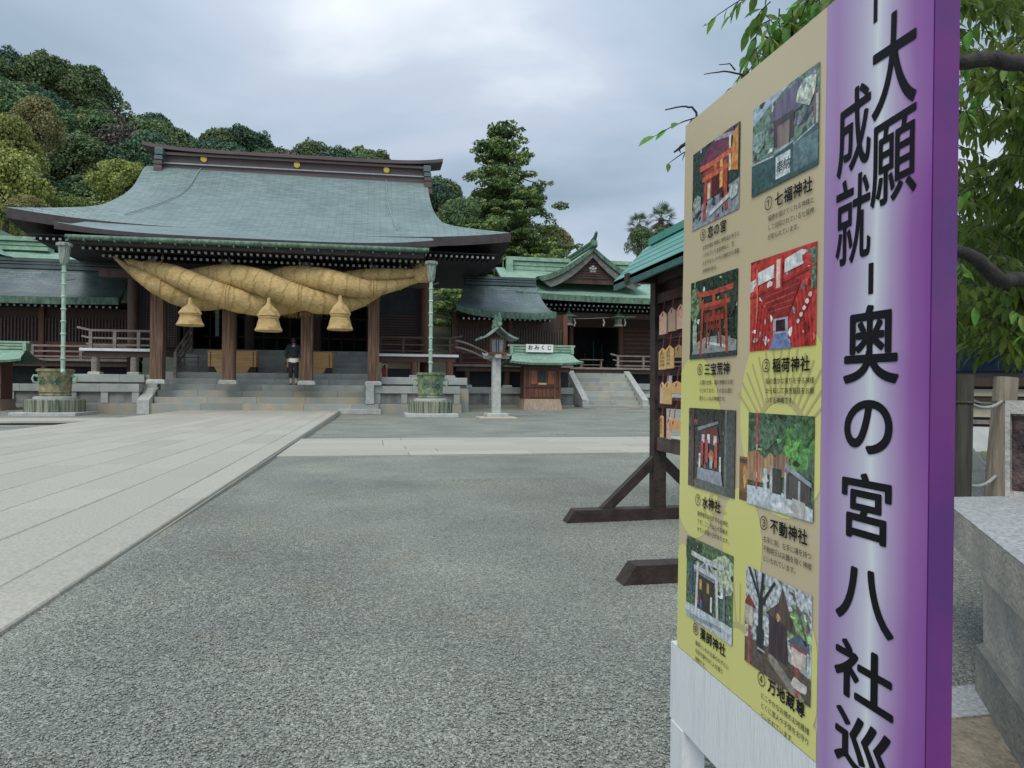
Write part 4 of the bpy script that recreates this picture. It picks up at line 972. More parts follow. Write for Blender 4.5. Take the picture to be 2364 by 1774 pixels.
for z0,z1,dy_,m in ((7.05,7.22,.35,verdi),(7.22,7.27,.28,verdi_dark),(7.27,7.42,.33,verdi),(7.42,7.47,.28,verdi_dark),(7.47,7.66,.42,verdi)):
    b=MB(); b.box(-28,rE,36.6-dy_,36.6+dy_,z0,z1); b.build('ridge_course',m,lh)
gx2=-18.0
def gp2(u): return 6.3+1.9*(1-abs(u))**1.55
rows_=[[(gx2+u*2.9,y_,gp2(u)) for y_ in (33.7,36,39.5)] for u in np.linspace(-1,1,25)]
mb=MB(); mb.grid(rows_,[[(p[1],i*.2) for p in r_] for i,r_ in enumerate(rows_)]); mb.build('gable_roof',roof_green,lh,smooth=40)
mb=MB(); mb.poly([(gx2+u*2.5,33.9,gp2(u)-.2) for u in np.linspace(1,-1,25)]); mb.build('gable_wall',wood,lh)
b=MB(); b.box(gx2-.14,gx2+.14,33.5,40,8.15,8.4); b.build('gable_ridge',verdi,lh)
rafters(lh,-28,-13.6,33.95,5.02,sp=.3)
b=MB(); b.box(-29,-14.4,36,36.2,.5,5.2); b.box(-14.6,-14.4,36,42,.5,5.2); b.build('wall',wood,lh)

# ------------------------------------------------------------------ visitor seen from behind
pv=thing('person','visitor in a dark hooded jacket and cropped dark trousers, seen from behind before the steps','person',(-2.83,26.55,.93)) if False else thing('person','visitor seen from behind in dark jacket, white shirt hem and cropped dark trousers','person',(-2.83,26.95,.92))
def skin(name,verts,edges,rad,m,parent,sub=2,root=0):
    me=bpy.data.meshes.new(name); me.from_pydata(verts,edges,[]); me.materials.append(m)
    o=bpy.data.objects.new(name,me); COL.objects.link(o); o.parent=parent
    md=o.modifiers.new('skin','SKIN'); md.use_smooth_shade=True
    sv=me.skin_vertices[0].data
    for i,r_ in enumerate(rad): sv[i].radius=r_ if hasattr(r_,'__len__') else (r_,r_)
    sv[root].use_root=True
    sb=o.modifiers.new('sub','SUBSURF'); sb.levels=sub; sb.render_levels=sub
    return o
skinm=mat('skin',(.52,.32,.23),(.58,.37,.27),rough=.55,scale=10)
V=[(0,0,.92),(0,0,1.1),(0,0,1.28),(0,-.01,1.40),(0,.0,1.47),(0,.01,1.53),(0,.015,1.60),(0,.01,1.65),
   (-.09,0,.86),(-.10,-.01,.50),(-.10,.01,.14),(-.10,.0,.06),(-.11,.13,.03),
   (.09,0,.86),(.095,-.01,.50),(.09,.01,.14),(.09,.0,.06),(.10,.13,.03),
   (-.17,0,1.36),(-.25,-.01,1.10),(-.23,.05,.87),(-.225,.07,.80),
   (.17,0,1.36),(.25,-.01,1.10),(.20,.12,.95),(.17,.17,.92)]
Ed=[(0,1),(1,2),(2,3),(3,4),(4,5),(5,6),(6,7),(0,8),(8,9),(9,10),(10,11),(11,12),(0,13),(13,14),(14,15),(15,16),(16,17),(3,18),(18,19),(19,20),(20,21),(3,22),(22,23),(23,24),(24,25)]
Ra=[(.15,.1),(.13,.09),(.15,.1),(.09,.07),.05,(.07,.085),(.085,.1),(.05,.06),.085,.055,.034,.036,(.035,.022),.085,.055,.034,.036,(.035,.022),.055,.042,.028,.03,.055,.042,.028,.03]
# fingers
for base_i,(hx,hy,hz),sgn in ((21,(-.225,.07,.80),-1),(25,(.17,.17,.92),1)):
    for f in range(5):
        a=len(V); off=(f-2)*.016
        if f==0: p1_=(hx-sgn*.03,hy+.02,hz-.01); p2_=(hx-sgn*.045,hy+.035,hz-.045)
        else: p1_=(hx,hy+off,hz-.05); p2_=(hx-sgn*.012,hy+off,hz-.085+.006*abs(f-2.5))
        V+= [p1_,p2_]; Ed+=[(base_i,a),(a,a+1)]; Ra+=[.009,.007]
skin('body',V,Ed,Ra,skinm,pv)
jm=mat('dark_navy_cloth',(.012,.02,.028),(.025,.035,.045),scale=12,rough=.9,bump=.3)
V=[(0,0,.94),(0,0,1.1),(0,-.0,1.28),(0,-.01,1.42),(-.18,0,1.38),(-.275,-.02,1.14),(-.245,.04,.93),(.18,0,1.38),(.275,-.02,1.14),(.225,.09,.99),(0,-.06,1.44)]
skin('jacket',V,[(0,1),(1,2),(2,3),(3,4),(4,5),(5,6),(3,7),(7,8),(8,9),(3,10)],[(.21,.145),(.205,.15),(.20,.14),(.13,.10),.088,.078,.058,.088,.078,.058,(.1,.06)],jm,pv)
tm=mat('black_trousers',(.012,.013,.022),(.028,.028,.04),scale=14,rough=.85,bump=.3)
V=[(0,0,.92),(0,0,.84),(-.09,0,.74),(-.105,-.01,.48),(-.10,0,.22),(.09,0,.74),(.10,-.01,.48),(.09,0,.22)]
skin('trousers',V,[(0,1),(1,2),(2,3),(3,4),(1,5),(5,6),(6,7)],[(.17,.13),(.17,.13),.105,.085,.075,.105,.085,.075],tm,pv)
b=MB(); b.lathe([(.165,.80),(.185,.83),(.19,.93),(.17,.95)],(0,0,0),24,sy=.72); o=b.build('shirt_hem',paper,None); o.parent=pv
b=MB(); b.lathe([(.05,1.50),(.088,1.54),(.102,1.60),(.095,1.67),(.06,1.72),(.01,1.735)],(0,-.01,0),20,sy=1.1,fn=lambda a,z:1+.03*math.sin(a*7+z*30)); o=b.build('hair',mat('black_hair',(.01,.009,.008),(.02,.017,.015),rough=.5),None,smooth=50); o.parent=pv
for sx in (-.1,.095):
    b=MB(); b.box(sx-.045,sx+.045,-.06,.18,0,.028,.008); o=b.build('sandal',ink,None); o.parent=pv
b=MB(); b.box(-.275,-.255,.03,.11,.72,.86,.004); o=b.build('phone_strap',ink,None); o.parent=pv

# ------------------------------------------------------------------ votive tablet rack
rk=thing('tablet_rack','dark timber rack with teal copper roof hung with votive tablets','rack',(1.76,3.5,0))
rkm=mat('black_brown_stain',(.022,.014,.012),(.05,.034,.028),scale=3,rough=.55,bump=.25,stretch=(5,5,5),bscale=14)
rkm2=mat('worn_brown_rail',(.06,.045,.038),(.11,.085,.072),scale=3,rough=.7,bump=.25,stretch=(5,1,5),bscale=14)
for y_ in (4.25,2.85):
    z0=gz(y_)
    b=MB(); b.box(1.74,1.82,y_-.04,y_+.04,z0+.075,1.60); b.build('post',rkm,rk)
    b=MB(); x0,x1=(1.165,2.38) if y_>4 else (1.02,2.45)
    b.hexa([(x0,y_-.05,z0-.01),(x1,y_-.05,z0-.01),(x1,y_+.05,z0-.01),(x0,y_+.05,z0-.01),(x0+.06,y_-.05,z0+.075),(x1-.06,y_-.05,z0+.075),(x1-.06,y_+.05,z0+.075),(x0+.06,y_+.05,z0+.075)]); b.build('foot_beam',rkm,rk)
    for sx,xb in ((-1,1.42),(1,2.14)):
        b=MB(); b.beam((xb,y_,z0+.06),(1.78+sx*.02,y_,.35),.055,.06,up=(0,1,0)); b.build('brace',rkm,rk)
for z,h,m in ((.45,.085,rkm2),(.70,.05,rkm),(.90,.05,rkm),(1.13,.05,rkm),(1.36,.06,rkm),(1.50,.09,rkm)):
    b=MB(); b.box(1.755,1.795,2.885,4.215,z-h/2,z+h/2); b.build('rail',m,rk)
for y_ in (4.25,2.85): b=MB(); b.box(1.56,2.02,y_-.03,y_+.03,1.46,1.52); b.build('tie_beam',rkm,rk)
E1=(1.575,1.505); RG=(1.80,1.745)
Ya,Yb=2.45,4.52
mb=MB()
for sgn_ in (1,-1):
    ex_=RG[0]+sgn_*(E1[0]-RG[0]); 
    n=5
    for k in range(n):
        a_,c_=k/n,(k+1)/n
        xa_,za_=RG[0]+(ex_-RG[0])*a_,RG[1]+(E1[1]-RG[1])*a_; xb_,zb_=RG[0]+(ex_-RG[0])*c_,RG[1]+(E1[1]-RG[1])*c_
        b=MB(); b.hexa([(xa_,Ya,za_-.03),(xb_,Ya,zb_-.02),(xb_,Yb,zb_-.02),(xa_,Yb,za_-.03),(xa_,Ya,za_),(xb_,Ya,zb_+.006),(xb_,Yb,zb_+.006),(xa_,Yb,za_)]); b.build('roof_sheet',roof_teal,rk)
    b=MB(); b.box(min(ex_,ex_-.02*sgn_*-1),max(ex_,ex_-.02*sgn_*-1),Ya-.002,Yb+.002,E1[1]-.055,E1[1]+.002); b.build('eave_fascia',mat('dull_teal_copper',(.03,.10,.095),(.05,.15,.135),rough=.5),rk)
b=MB(); b.box(RG[0]-.03,RG[0]+.03,Ya-.01,4.40,RG[1]-.01,RG[1]+.035); b.build('ridge_cap',roof_teal,rk)
mb=MB()
for y_ in np.arange(2.6,4.5,.16):
    for ex_ in (1.6,2.0): mb.beam((ex_,y_,1.50),(1.80,y_,1.70),.02,.03)
mb.build('rafters',rkm,rk,kind='stuff')
b=MB(); b.box(1.80,1.815,2.9,4.2,1.13,1.46); b.build('back_board',rkm,rk)
# votive tablets
pk=mat('pink_printed_tablet',(.62,.40,.28),(.70,.22,.18),scale=28,rough=.6,lo=.45,hi=.6,c3=(.72,.5,.36))
yl=mat('yellow_tablet_wood',(.58,.37,.13),(.68,.46,.19),scale=6,rough=.6,stretch=(1,1,4))
orr=mat('orange_tablet_wood',(.62,.33,.12),(.70,.42,.18),scale=6,rough=.6,stretch=(1,1,4))
cordm=mat('red_cord',(.30,.02,.03),(.4,.03,.04),rough=.7)
def ema(yc,zt,wd,ht,m,label,writing=None,stick=False,x=1.715,tilt=0.,cordlen=.12):
    t=thing('votive_tablet',label,'votive tablet',(x,yc,zt),group='votive tablets hanging on the rack')
    b=MB(); n=len(b.v)
    if stick: out=[(-wd/2,0),(wd/2,0),(wd/2,ht*.93),(wd/4,ht),(-wd/4,ht),(-wd/2,ht*.93)]
    else: out=[(-wd/2,0),(wd/2,0),(wd/2,ht*.82),(0,ht),(-wd/2,ht*.82)]
    F_=[(x-.004+tilt*(z-ht),yc+y,zt-ht+z) for y,z in out]; B_=[(a+.008,c,d_) for a,c,d_ in F_]
    b.v=F_+B_; k=len(out); b.face(range(k)); b.face([k+i for i in reversed(range(k))])
    for i in range(k): b.face((i,(i+1)%k,k+(i+1)%k,k+i))
    b.build('tablet_board',m,t)
    b=MB(); b.tube([(x,yc,zt-.012),(x+.01,yc+.003,zt+cordlen*.5),(x+.035,yc,zt+cordlen)],.0028,5); b.tube([(x-.004,yc-.004,zt-.012),(x-.006,yc+.004,zt-.03)],.004,5); b.build('cord',cordm,t)
    if writing:
        b=MB()
        for i,l in enumerate(writing):
            for j,ch in enumerate(l):
                sz=ht*.72/max(len(l),3)*.8
                lay(b,text(ch,sz),lambda u,v:(x-.0047,yc+wd*.30-i*wd*.24-u,zt-ht*.24-(j+.6)*sz*1.15+v))
        b.build('handwriting',ink,t)
ema(4.02,1.262,.105,.14,pk,'pink printed votive tablet in the top row next to the rack post')
ema(3.89,1.27,.10,.14,mat('faded_tablet',(.42,.32,.24),(.5,.3,.22),scale=20),'faded brown votive tablet, second from the post in the top row')
ema(3.77,1.275,.10,.14,pk,'pink printed votive tablet, third from the post in the top row')
ema(3.64,1.27,.10,.14,pk,'pink printed votive tablet, fourth from the post in the top row')
ema(4.03,1.04,.10,.13,yl,'yellow handwritten votive tablet in the second row by the post',['家内安全','商売繁昌','合格祈願'])
ema(3.91,1.048,.11,.135,yl,'yellow handwritten votive tablet overlapping its neighbour in the second row',['健康祈願','良縁成就'],x=1.708)
ema(3.80,1.045,.09,.07,mat('brown_tablet',(.30,.2,.09),(.38,.26,.12)),'small brown votive tablet at the end of the second row')
ema(3.66,1.05,.10,.09,orr,'orange votive tablet in the second row, nearest the notice board')
ema(4.03,.835,.055,.13,pk,'narrow pink votive tablet in the third row by the post')
ema(3.95,.838,.10,.135,yl,'plain yellow votive tablet in the third row')
ema(3.82,.838,.12,.07,orr,'wide orange votive tablet in the third row')
ema(3.69,.838,.10,.07,orr,'short orange votive tablet in the third row nearest the notice board')
ema(4.035,.632,.04,.13,orr,'narrow rounded wooden votive stick in the bottom row',['開運厄除'],stick=True)
ema(3.93,.628,.05,.13,pk,'narrow pink votive stick in the bottom row',stick=True)
ema(3.86,.62,.10,.065,orr,'small orange votive tablet in the bottom row')
ema(3.75,.625,.09,.065,orr,'small orange votive tablet at the end of the bottom row')

# ------------------------------------------------------------------ tall printed notice board
LEAN=.012; BX=.60
nb=thing('notice_board','tall notice board with eight shrine photographs and a purple lettered banner','notice board',(0,0,0))
S0,S1=.686,1.335; SB=.880; ZT=1.315; ZB=.272
def L(s,z,o=0.): return (BX+LEAN*z-o,s,z)
TH=at(2207,800,Y=.69).x-at(2150,800,Y=.69).x
print('board thickness',TH)
def pmat(name,c,c2=None,scale=40,rough=.22,**k): return mat('print_'+name,c,c2,scale=scale,rough=rough,spec=.5,**k)
beige=pmat('beige',(.56,.47,.30),(.59,.50,.32),scale=3)
yellow=pmat('yellow',(.66,.64,.21),(.69,.67,.23),scale=3)
purple_side=mat('deep_purple_print',(.10,.03,.17),(.18,.03,.20),scale=5,rough=.25,lo=.4,hi=.7)
# purple banner: printed white stripe fading to purple on both sides
pm_=bpy.data.materials.new('purple_banner_print'); pm_.use_nodes=True; t_=pm_.node_tree; b_=t_.nodes['Principled BSDF']; b_.inputs['Roughness'].default_value=.2
c_=N(t_,'ShaderNodeTexCoord'); s__=N(t_,'ShaderNodeSeparateXYZ'); t_.links.new(c_.outputs['Object'],s__.inputs[0])
n_=N(t_,'ShaderNodeTexNoise'); n_.inputs['Scale'].default_value=3.2; n_.inputs['Detail'].default_value=2; t_.links.new(c_.outputs['Object'],n_.inputs['Vector'])
ma=N(t_,'ShaderNodeMath',operation='MULTIPLY_ADD'); ma.inputs[1].default_value=.05; t_.links.new(n_.outputs['Fac'],ma.inputs[0]); t_.links.new(s__.outputs[1],ma.inputs[2])
mr_=N(t_,'ShaderNodeMapRange'); mr_.inputs['From Min'].default_value=S0+.025; mr_.inputs['From Max'].default_value=SB+.025; t_.links.new(ma.outputs[0],mr_.inputs[0])
rp_=N(t_,'ShaderNodeValToRGB'); el=rp_.color_ramp.elements; el[0].position=0; el[0].color=(.24,.07,.32,1); el[1].position=1; el[1].color=(.38,.26,.48,1)
for p_,cc in ((.17,(.30,.12,.38,1)),(.36,(.46,.36,.56,1)),(.455,(.58,.58,.68,1)),(.50,(.70,.73,.76,1)),(.55,(.58,.58,.68,1)),(.68,(.47,.40,.58,1)),(.9,(.36,.22,.46,1))): q=el.new(p_); q.color=cc
t_.links.new(mr_.outputs[0],rp_.inputs[0]); t_.links.new(rp_.outputs[0],b_.inputs['Base Color'])
# core
mb=MB(); mb.hexa([L(S0,ZB,0),(BX+LEAN*ZB+TH,S0,ZB),(BX+LEAN*ZB+TH,S1,ZB),L(S1,ZB),L(S0,ZT),(BX+LEAN*ZT+TH,S0,ZT),(BX+LEAN*ZT+TH,S1,ZT),L(S1,ZT)]); mb.build('board_core',purple_side,nb)
mb=MB(); 
def sheet(mb,s0,s1,z0,z1,o): mb.quad(L(s1,z0,o),L(s0,z0,o),L(s0,z1,o),L(s1,z1,o))
sheet(mb,SB,S1,ZB,ZT,.0008); mb.build('printed_panel',beige,nb)
mb=MB(); sheet(mb,S0+.001,SB,ZB-.15,ZT,.0009); 
mb.build('purple_banner',pm_,nb)
mb=MB(); mb.hexa([L(S0,.0,0),(BX+TH,S0,.0),(BX+TH,SB,.0),L(SB,0),L(S0,ZB-.001),(BX+LEAN*ZB+TH,S0,ZB-.001),(BX+LEAN*ZB+TH,SB,ZB-.001),L(SB,ZB-.001)]); mb.build('banner_post',purple_side,nb)
# yellow crest pattern printed on the beige: clipped lobes
def clip(poly,s0,s1,z0,z1):
    def cl(p,ins,inter):
        o=[]
        for i in range(len(p)):
            a,c=p[i],p[(i+1)%len(p)]
            if ins(a):
                o.append(a)
                if not ins(c): o.append(inter(a,c))
            elif ins(c): o.append(inter(a,c))
        return o
    def ix(v,k): return lambda a,c:tuple(a[j]+(c[j]-a[j])*(v-a[k])/(c[k]-a[k]) for j in (0,1))
    for v,k,sg_ in ((s0,0,1),(s1,0,-1),(z0,1,1),(z1,1,-1)):
        if not poly: return poly
        poly=cl(poly,lambda a:(a[k]-v)*sg_>=0,ix(v,k))
    return poly
def disc(mb,cs,cz,rs,rz_,o,m=40,box_=(SB+.0005,S1-.0005,ZB,ZT)):
    p=clip([(cs+math.cos(2*PI*j/m)*rs,cz+math.sin(2*PI*j/m)*rz_) for j in range(m)],*box_)
    if len(p)>2: mb.poly([L(a,c,o) for a,c in p][::-1])
mb=MB()
for i,(cs,cz,rs,rzz) in enumerate(((.975,.745,.125,.155),(1.27,.675,.11,.175),(1.09,.53,.065,.09),(1.10,.375,.12,.11),(1.31,.36,.05,.12),(.92,.38,.045,.09),(1.2,.29,.08,.05),(.96,.29,.10,.04))): disc(mb,cs,cz,rs,rzz,.0013+.00006*i)
mb.build('yellow_crest_print',yellow,nb)
fan=MB()
beige2=pmat('olive_line',(.50,.44,.19),(.53,.46,.21),scale=4)
def line(mb,a,c,wd,o):
    a=Vector((a[0],a[1]));c=Vector((c[0],c[1]));d_=(c-a).normalized();n_=Vector((-d_.y,d_.x))*wd/2
    p=clip([(a.x-n_.x,a.y-n_.y),(c.x-n_.x,c.y-n_.y),(c.x+n_.x,c.y+n_.y),(a.x+n_.x,a.y+n_.y)],SB+.0005,S1-.0005,ZB,ZT)
    if len(p)>2: mb.poly([L(q[0],q[1],o) for q in p])
for (cs,cz,r0,r1,a0,a1,n_) in ((.98,.70,.07,.15,25,155,15),(1.25,.62,.06,.12,110,250,10),(1.09,.33,.06,.13,20,160,13)):
    for j in range(n_):
        a=R(a0+(a1-a0)*j/(n_-1)); line(fan,(cs+math.cos(a)*r0,cz+math.sin(a)*r0),(cs+math.cos(a*.9+PI*.05)*r1,cz+math.sin(a*.9+PI*.05)*r1),.0045,.0018)
    m=20
    for j in range(m):
        b0=R(a0)+R(a1-a0)*j/m; b1=R(a0)+R(a1-a0)*(j+1)/m; line(fan,(cs+math.cos(b0)*r0,cz+math.sin(b0)*r0),(cs+math.cos(b1)*r0,cz+math.sin(b1)*r0),.010,.00185)
fan.build('crest_lines',beige2,nb,kind='stuff')
# --- the eight printed photographs
PC={}
def pc(h,tex=0):
    """printed colour; tex 1 foliage, 2 stone/ground, 3 timber, 0 flat"""
    k=(h,tex)
    if k not in PC:
        c=tuple((int(h[i:i+2],16)/255)**2.2 for i in (0,2,4)); gr_=sum(c)/3; c=tuple(v*.86+gr_*.14 for v in c)
        if tex==1: m=pmat('foliage_'+h,tuple(v*.4 for v in c),tuple(min(1,v*1.7+.03) for v in c),scale=130,lo=.36,hi=.66,detail=6)
        elif tex==2: m=pmat('ground_'+h,tuple(v*.6 for v in c),tuple(min(1,v*1.5) for v in c),scale=110,detail=6,lo=.33,hi=.7)
        elif tex==3: m=pmat('timber_'+h,tuple(v*.6 for v in c),tuple(min(1,v*1.4) for v in c),scale=30,stretch=(1,5,.7))
        else: m=pmat('ink_'+h,tuple(v*.6 for v in c),tuple(min(1,v*1.3+.01) for v in c),scale=90,detail=6)
        PC[k]=m
    return PC[k]
def photo(name,s0,s1,z0,z1,items):
    """items: (colour, tex, [(u,v)...]) with u left to right, v bottom to top as the reader sees it"""
    mb=MB(); mats=[]; g_=random.Random(len(name)); h0=items[0][0]; sp_l=[]
    def tint(h,f): return '%02x%02x%02x'%tuple(max(8,min(240,int(int(h[i:i+2],16)*f))) for i in (0,2,4))
    for k in range(46):
        hh=g_.choice([h0]+[it[0] for it in items[:3]]); sp_l.append((tint(hh,g_.choice([.5,.7,1.25,1.5])),g_.choice([0,1]),blob(g_.random(),g_.random(),g_.uniform(.012,.05),g_.uniform(.012,.05),7,.5)))
    items=items[:2]+sp_l+items[2:] if len(items)>6 else items
    for i,(h,tex,pts) in enumerate(items):
        m=pc(h,tex)
        if m not in mats: mats.append(m)
        mb.mi=mats.index(m)
        pts=clip([(u,v) for u,v in pts],0,1,0,1)
        if len(pts)<3: continue
        mb.poly([L(s1-u*(s1-s0),z0+v*(z1-z0),  .0021+.00002*i) for u,v in pts])
    mb.build('photograph',mats,nb,label=name)
def rc_(u0,u1,v0,v1): return [(u0,v0),(u1,v0),(u1,v1),(u0,v1)]
def ln(u0,v0,u1,v1,w_):
    d_=Vector((u1-u0,v1-v0)).normalized(); n_=Vector((-d_.y,d_.x))*w_/2
    return [(u0-n_.x,v0-n_.y),(u1-n_.x,v1-n_.y),(u1+n_.x,v1+n_.y),(u0+n_.x,v0+n_.y)]
def blob(u,v,r,rv=None,n=9,j=.25):
    rv=rv or r; return [(u+math.cos(2*PI*i/n)*r*random.uniform(1-j,1+j),v+math.sin(2*PI*i/n)*rv*random.uniform(1-j,1+j)) for i in range(n)]
def torii(c,x0,x1,z0,z1,w_=.06,c2=None):
    c2=c2 or c; m=(x0+x1)/2
    return [(c,0,ln(x0+.02,z0,x0+.06,z1-.06,w_)),(c,0,ln(x1-.02,z0,x1-.06,z1-.06,w_)),(c2,0,[(x0-.09,z1-.02),(x0-.09,z1+.045),(m,z1+.03),(x1+.09,z1+.045),(x1+.09,z1-.02),(m,z1-.035)]),(c2,0,rc_(x0-.03,x1+.03,z1-.17,z1-.115)),(c2,0,rc_(m-.03,m+.03,z1-.13,z1-.02))]
c2_=(.893,1.071); c1_=(1.113,1.295)
photo('printed photo of a grey shrine roof among misty trees above a stone wall',*c2_,1.10,1.245,
 [('5d7a6b',1,rc_(0,1,0,1)),('9fb4c4',2,[(0,.8),(.25,.9),(.6,1),(0,1)]),('67607a',3,[(.28,.72),(.42,.92),(.75,.97),(.86,.70),(.62,.66)]),('4a3c44',3,rc_(.36,.66,.42,.70)),('7b6a66',3,rc_(.42,.60,.36,.62)),('9aa7ae',2,rc_(.38,.66,.34,.38)),('3a5a5c',2,[(0,.12),(0,.36),(.36,.33),(1,.40),(1,0),(0,0)]),('58787c',2,rc_(.66,1,.05,.34)),('a9b8bd',0,ln(0,.36,.36,.33,.02)),('a9b8bd',0,ln(.66,.34,1,.42,.02)),('c9d4d8',0,rc_(.40,.62,.06,.30)),('7e9490',1,blob(.1,.6,.12)),('b7c4b4',1,blob(.85,.8,.14)),('8f4f5c',0,rc_(.95,.97,.4,.75)),('b9c0c8',0,rc_(.97,1,.42,.7))])
mb=MB()
for i,ch in enumerate('奉納'): lay(mb,text(ch,.020),lambda u,v:L(.998-i*.019-u,1.118+v,.0036))
mb.build('lettering',pc('20262c'),nb)
photo('printed photo of an orange torii before a red hall',*c1_,1.093,1.243,
 [('243a38',1,rc_(0,1,0,1)),('8a93a0',2,[(0,0),(0,.26),(.4,.30),(1,.36),(1,0)]),('6b2a4a',0,[(.12,.72),(.35,.95),(.72,1),(.9,1),(.8,.72)]),('7a3550',0,[(.22,.6),(.4,.84),(.75,.9),(.82,.66)]),('9c9aa6',2,ln(.5,1,.95,.9,.05)),('a93a2c',0,rc_(.33,.78,.30,.66)),('5b1622',0,rc_(.45,.68,.30,.54)),('d8ccb0',0,rc_(.36,.42,.3,.5)),('d98a2c',0,[(.84,.5),(.98,.45),(.98,.98),(.88,.9)]),('e0d4b0',0,rc_(.80,.84,.5,.92)),('e8b04a',0,rc_(.62,.68,.36,.72))]+torii('b8432c',.27,.78,.06,.72,.06,'d8642c')+[('c3ccd0',2,ln(.4,.1,.9,.24,.05)),('8c9894',1,blob(.12,.3,.1,.12)),('a4b0ae',1,blob(.9,.24,.1,.1))])
photo('printed photo of a tunnel of bright red torii',*c2_,.846,.992,
 [('c8302c',0,rc_(0,1,0,1)),('dfe3e4',0,[(.0,.66),(.0,.78),(.10,.80),(.10,.68)]),('dfe8e6',0,[(.14,.72),(.14,.86),(.40,.90),(.40,.76)]),('dfe8e6',0,[(.56,.78),(.56,.92),(.80,.97),(.82,.82)]),('5a7a64',1,rc_(.94,1,.55,.95)),('a82824',0,ln(.0,.60,1,.78,.03)),('8f1f22',0,[(.16,.60),(.30,.64),(.72,.70),(.80,.66),(.62,.32),(.42,.30)]),('b42c2a',0,ln(.2,.56,.78,.64,.02)),('c43a34',0,ln(.26,.50,.74,.56,.02)),('b42c2a',0,ln(.30,.45,.70,.49,.015)),('c43a34',0,ln(.33,.40,.67,.43,.012)),('a8a8b8',0,rc_(.40,.62,.05,.32)),('6c7fae',2,[(.34,0),(.42,.16),(.60,.16),(.68,0)]),('3c2030',0,rc_(.44,.58,.18,.30)),('e06a54',0,rc_(.11,.14,.3,.9))]
 +[('a5221f',0,ln(.04+.05*i,.0,.12+.045*i,.62-.05*i,.012)) for i in range(6)]+[('a5221f',0,ln(.97-.05*i,.0,.90-.045*i,.66-.05*i,.012)) for i in range(6)]+[('c8302c',0,rc_(.41,.53,.62,.98)),('e8c4b0',0,rc_(.44,.50,.64,.94))]+[('f0dcd8',0,blob(.93-.04*i,.50-.06*i,.025)) for i in range(5)])
photo('printed photo of a row of red torii in dark woods',*c1_,.842,.991,
 [('1f2f26',1,rc_(0,1,0,1)),('6a8a5a',1,blob(.1,.7,.14,.2)),('9aa890',1,blob(.12,.3,.06,.25)),('8a9490',2,[(0,0),(.15,.2),(.35,.26),(.7,.26),(1,.18),(1,0)]),('26382c',1,blob(.85,.75,.2,.25)),('3c464c',0,rc_(0,1,0,.06)),('c9d0cc',2,ln(.35,.2,.8,.12,.03))]+torii('7a2c20',.42,.66,.16,.52,.03)+torii('9a3524',.36,.72,.12,.62,.04)+torii('b03c28',.24,.84,.04,.80,.05,'b8442c'))
photo('printed photo of a small altar under a dark roof',*c1_,.598,.748,
 [('262c2a',1,rc_(0,1,0,1)),('4a4a46',0,rc_(0,.08,0,1)),('5c4038',3,rc_(.08,.14,0,1)),('4c5250',2,rc_(.84,1,0,1)),('66706c',0,rc_(.80,.84,0,1)),('7e8894',2,[(.22,.76),(.66,.86),(.68,.83),(.24,.72)]),('6a2e2a',3,[(.28,.60),(.30,.72),(.64,.80),(.70,.60)]),('cfd4da',0,rc_(.32,.38,.58,.68)),('cfd4da',0,rc_(.44,.50,.58,.69)),('cfd4da',0,rc_(.58,.64,.57,.68)),('a83434',0,rc_(.30,.36,.30,.60)),('c04438',0,rc_(.40,.46,.34,.62)),('c04438',0,rc_(.60,.66,.30,.6)),('d07030',0,blob(.54,.42,.06,.08)),('9ba6b0',2,rc_(.50,.56,.28,.42)),('e2e0da',0,rc_(.26,.30,.22,.44)),('e2e0da',0,rc_(.70,.74,.22,.44)),('8d94a2',2,[(.22,.1),(.24,.26),(.74,.26),(.78,.08)]),('5d625c',2,[(.15,0),(.2,.12),(.8,.1),(.86,0)])])
photo('printed photo of a temple court with a red and white pole and green trees',*c2_,.598,.746,
 [('3f5f45',1,rc_(0,1,0,1)),('4c8a3c',1,blob(.78,.72,.22,.24,14,.35)),('5fa045',1,blob(.70,.66,.10,.12,12,.4)),('3c6a3a',1,blob(.9,.85,.10,.12,12,.4)),('4a6a50',1,blob(.3,.8,.2,.15)),('b8c4cc',2,[(0,0),(0,.20),(.5,.22),(1,.12),(1,0)]),('a5805a',3,[(0,.26),(0,.56),(.16,.60),(.34,.50),(.34,.26)]),('b08a60',3,[(.28,.50),(.38,.60),(.48,.54),(.44,.36),(.32,.36)]),('8c6c54',3,blob(.56,.48,.13,.12,12,.05)),('3b3a38',0,rc_(.42,.56,.18,.44)),('4c4c4c',3,rc_(.60,.96,.16,.40)),('8a9aa4',2,[(.62,.52),(.98,.36),(.98,.32),(.60,.46)]),('b9c2c6',0,rc_(.38,.42,.16,.46)),('a4b0b4',0,rc_(.60,.63,.12,.42)),('a4b0b4',0,rc_(.80,.83,.10,.36)),('c4ccd0',2,rc_(.28,.34,.12,.42)),('c9d2d6',2,blob(.31,.30,.05,.04)),('b8b6b4',2,[(.70,.02),(.72,.18),(.90,.16),(.90,.0)]),('c83a44',0,rc_(.15,.18,.18,1)),('e6c8cc',0,rc_(.155,.17,.3,.36)),('e6c8cc',0,rc_(.155,.17,.6,.66)),('dde4e8',2,[(.4,.06),(.6,.12),(.75,.04),(.6,0)])])
photo('small inset printed photo of a gilded niche',1.063,1.098,.600,.672,[('8a5a22',2,rc_(0,1,0,1)),('c4903c',0,blob(.5,.6,.25,.2)),('d8b060',0,blob(.5,.45,.12,.18)),('5a3414',0,rc_(0,1,.85,.95)),('6a4018',0,rc_(0,1,0,.2))])
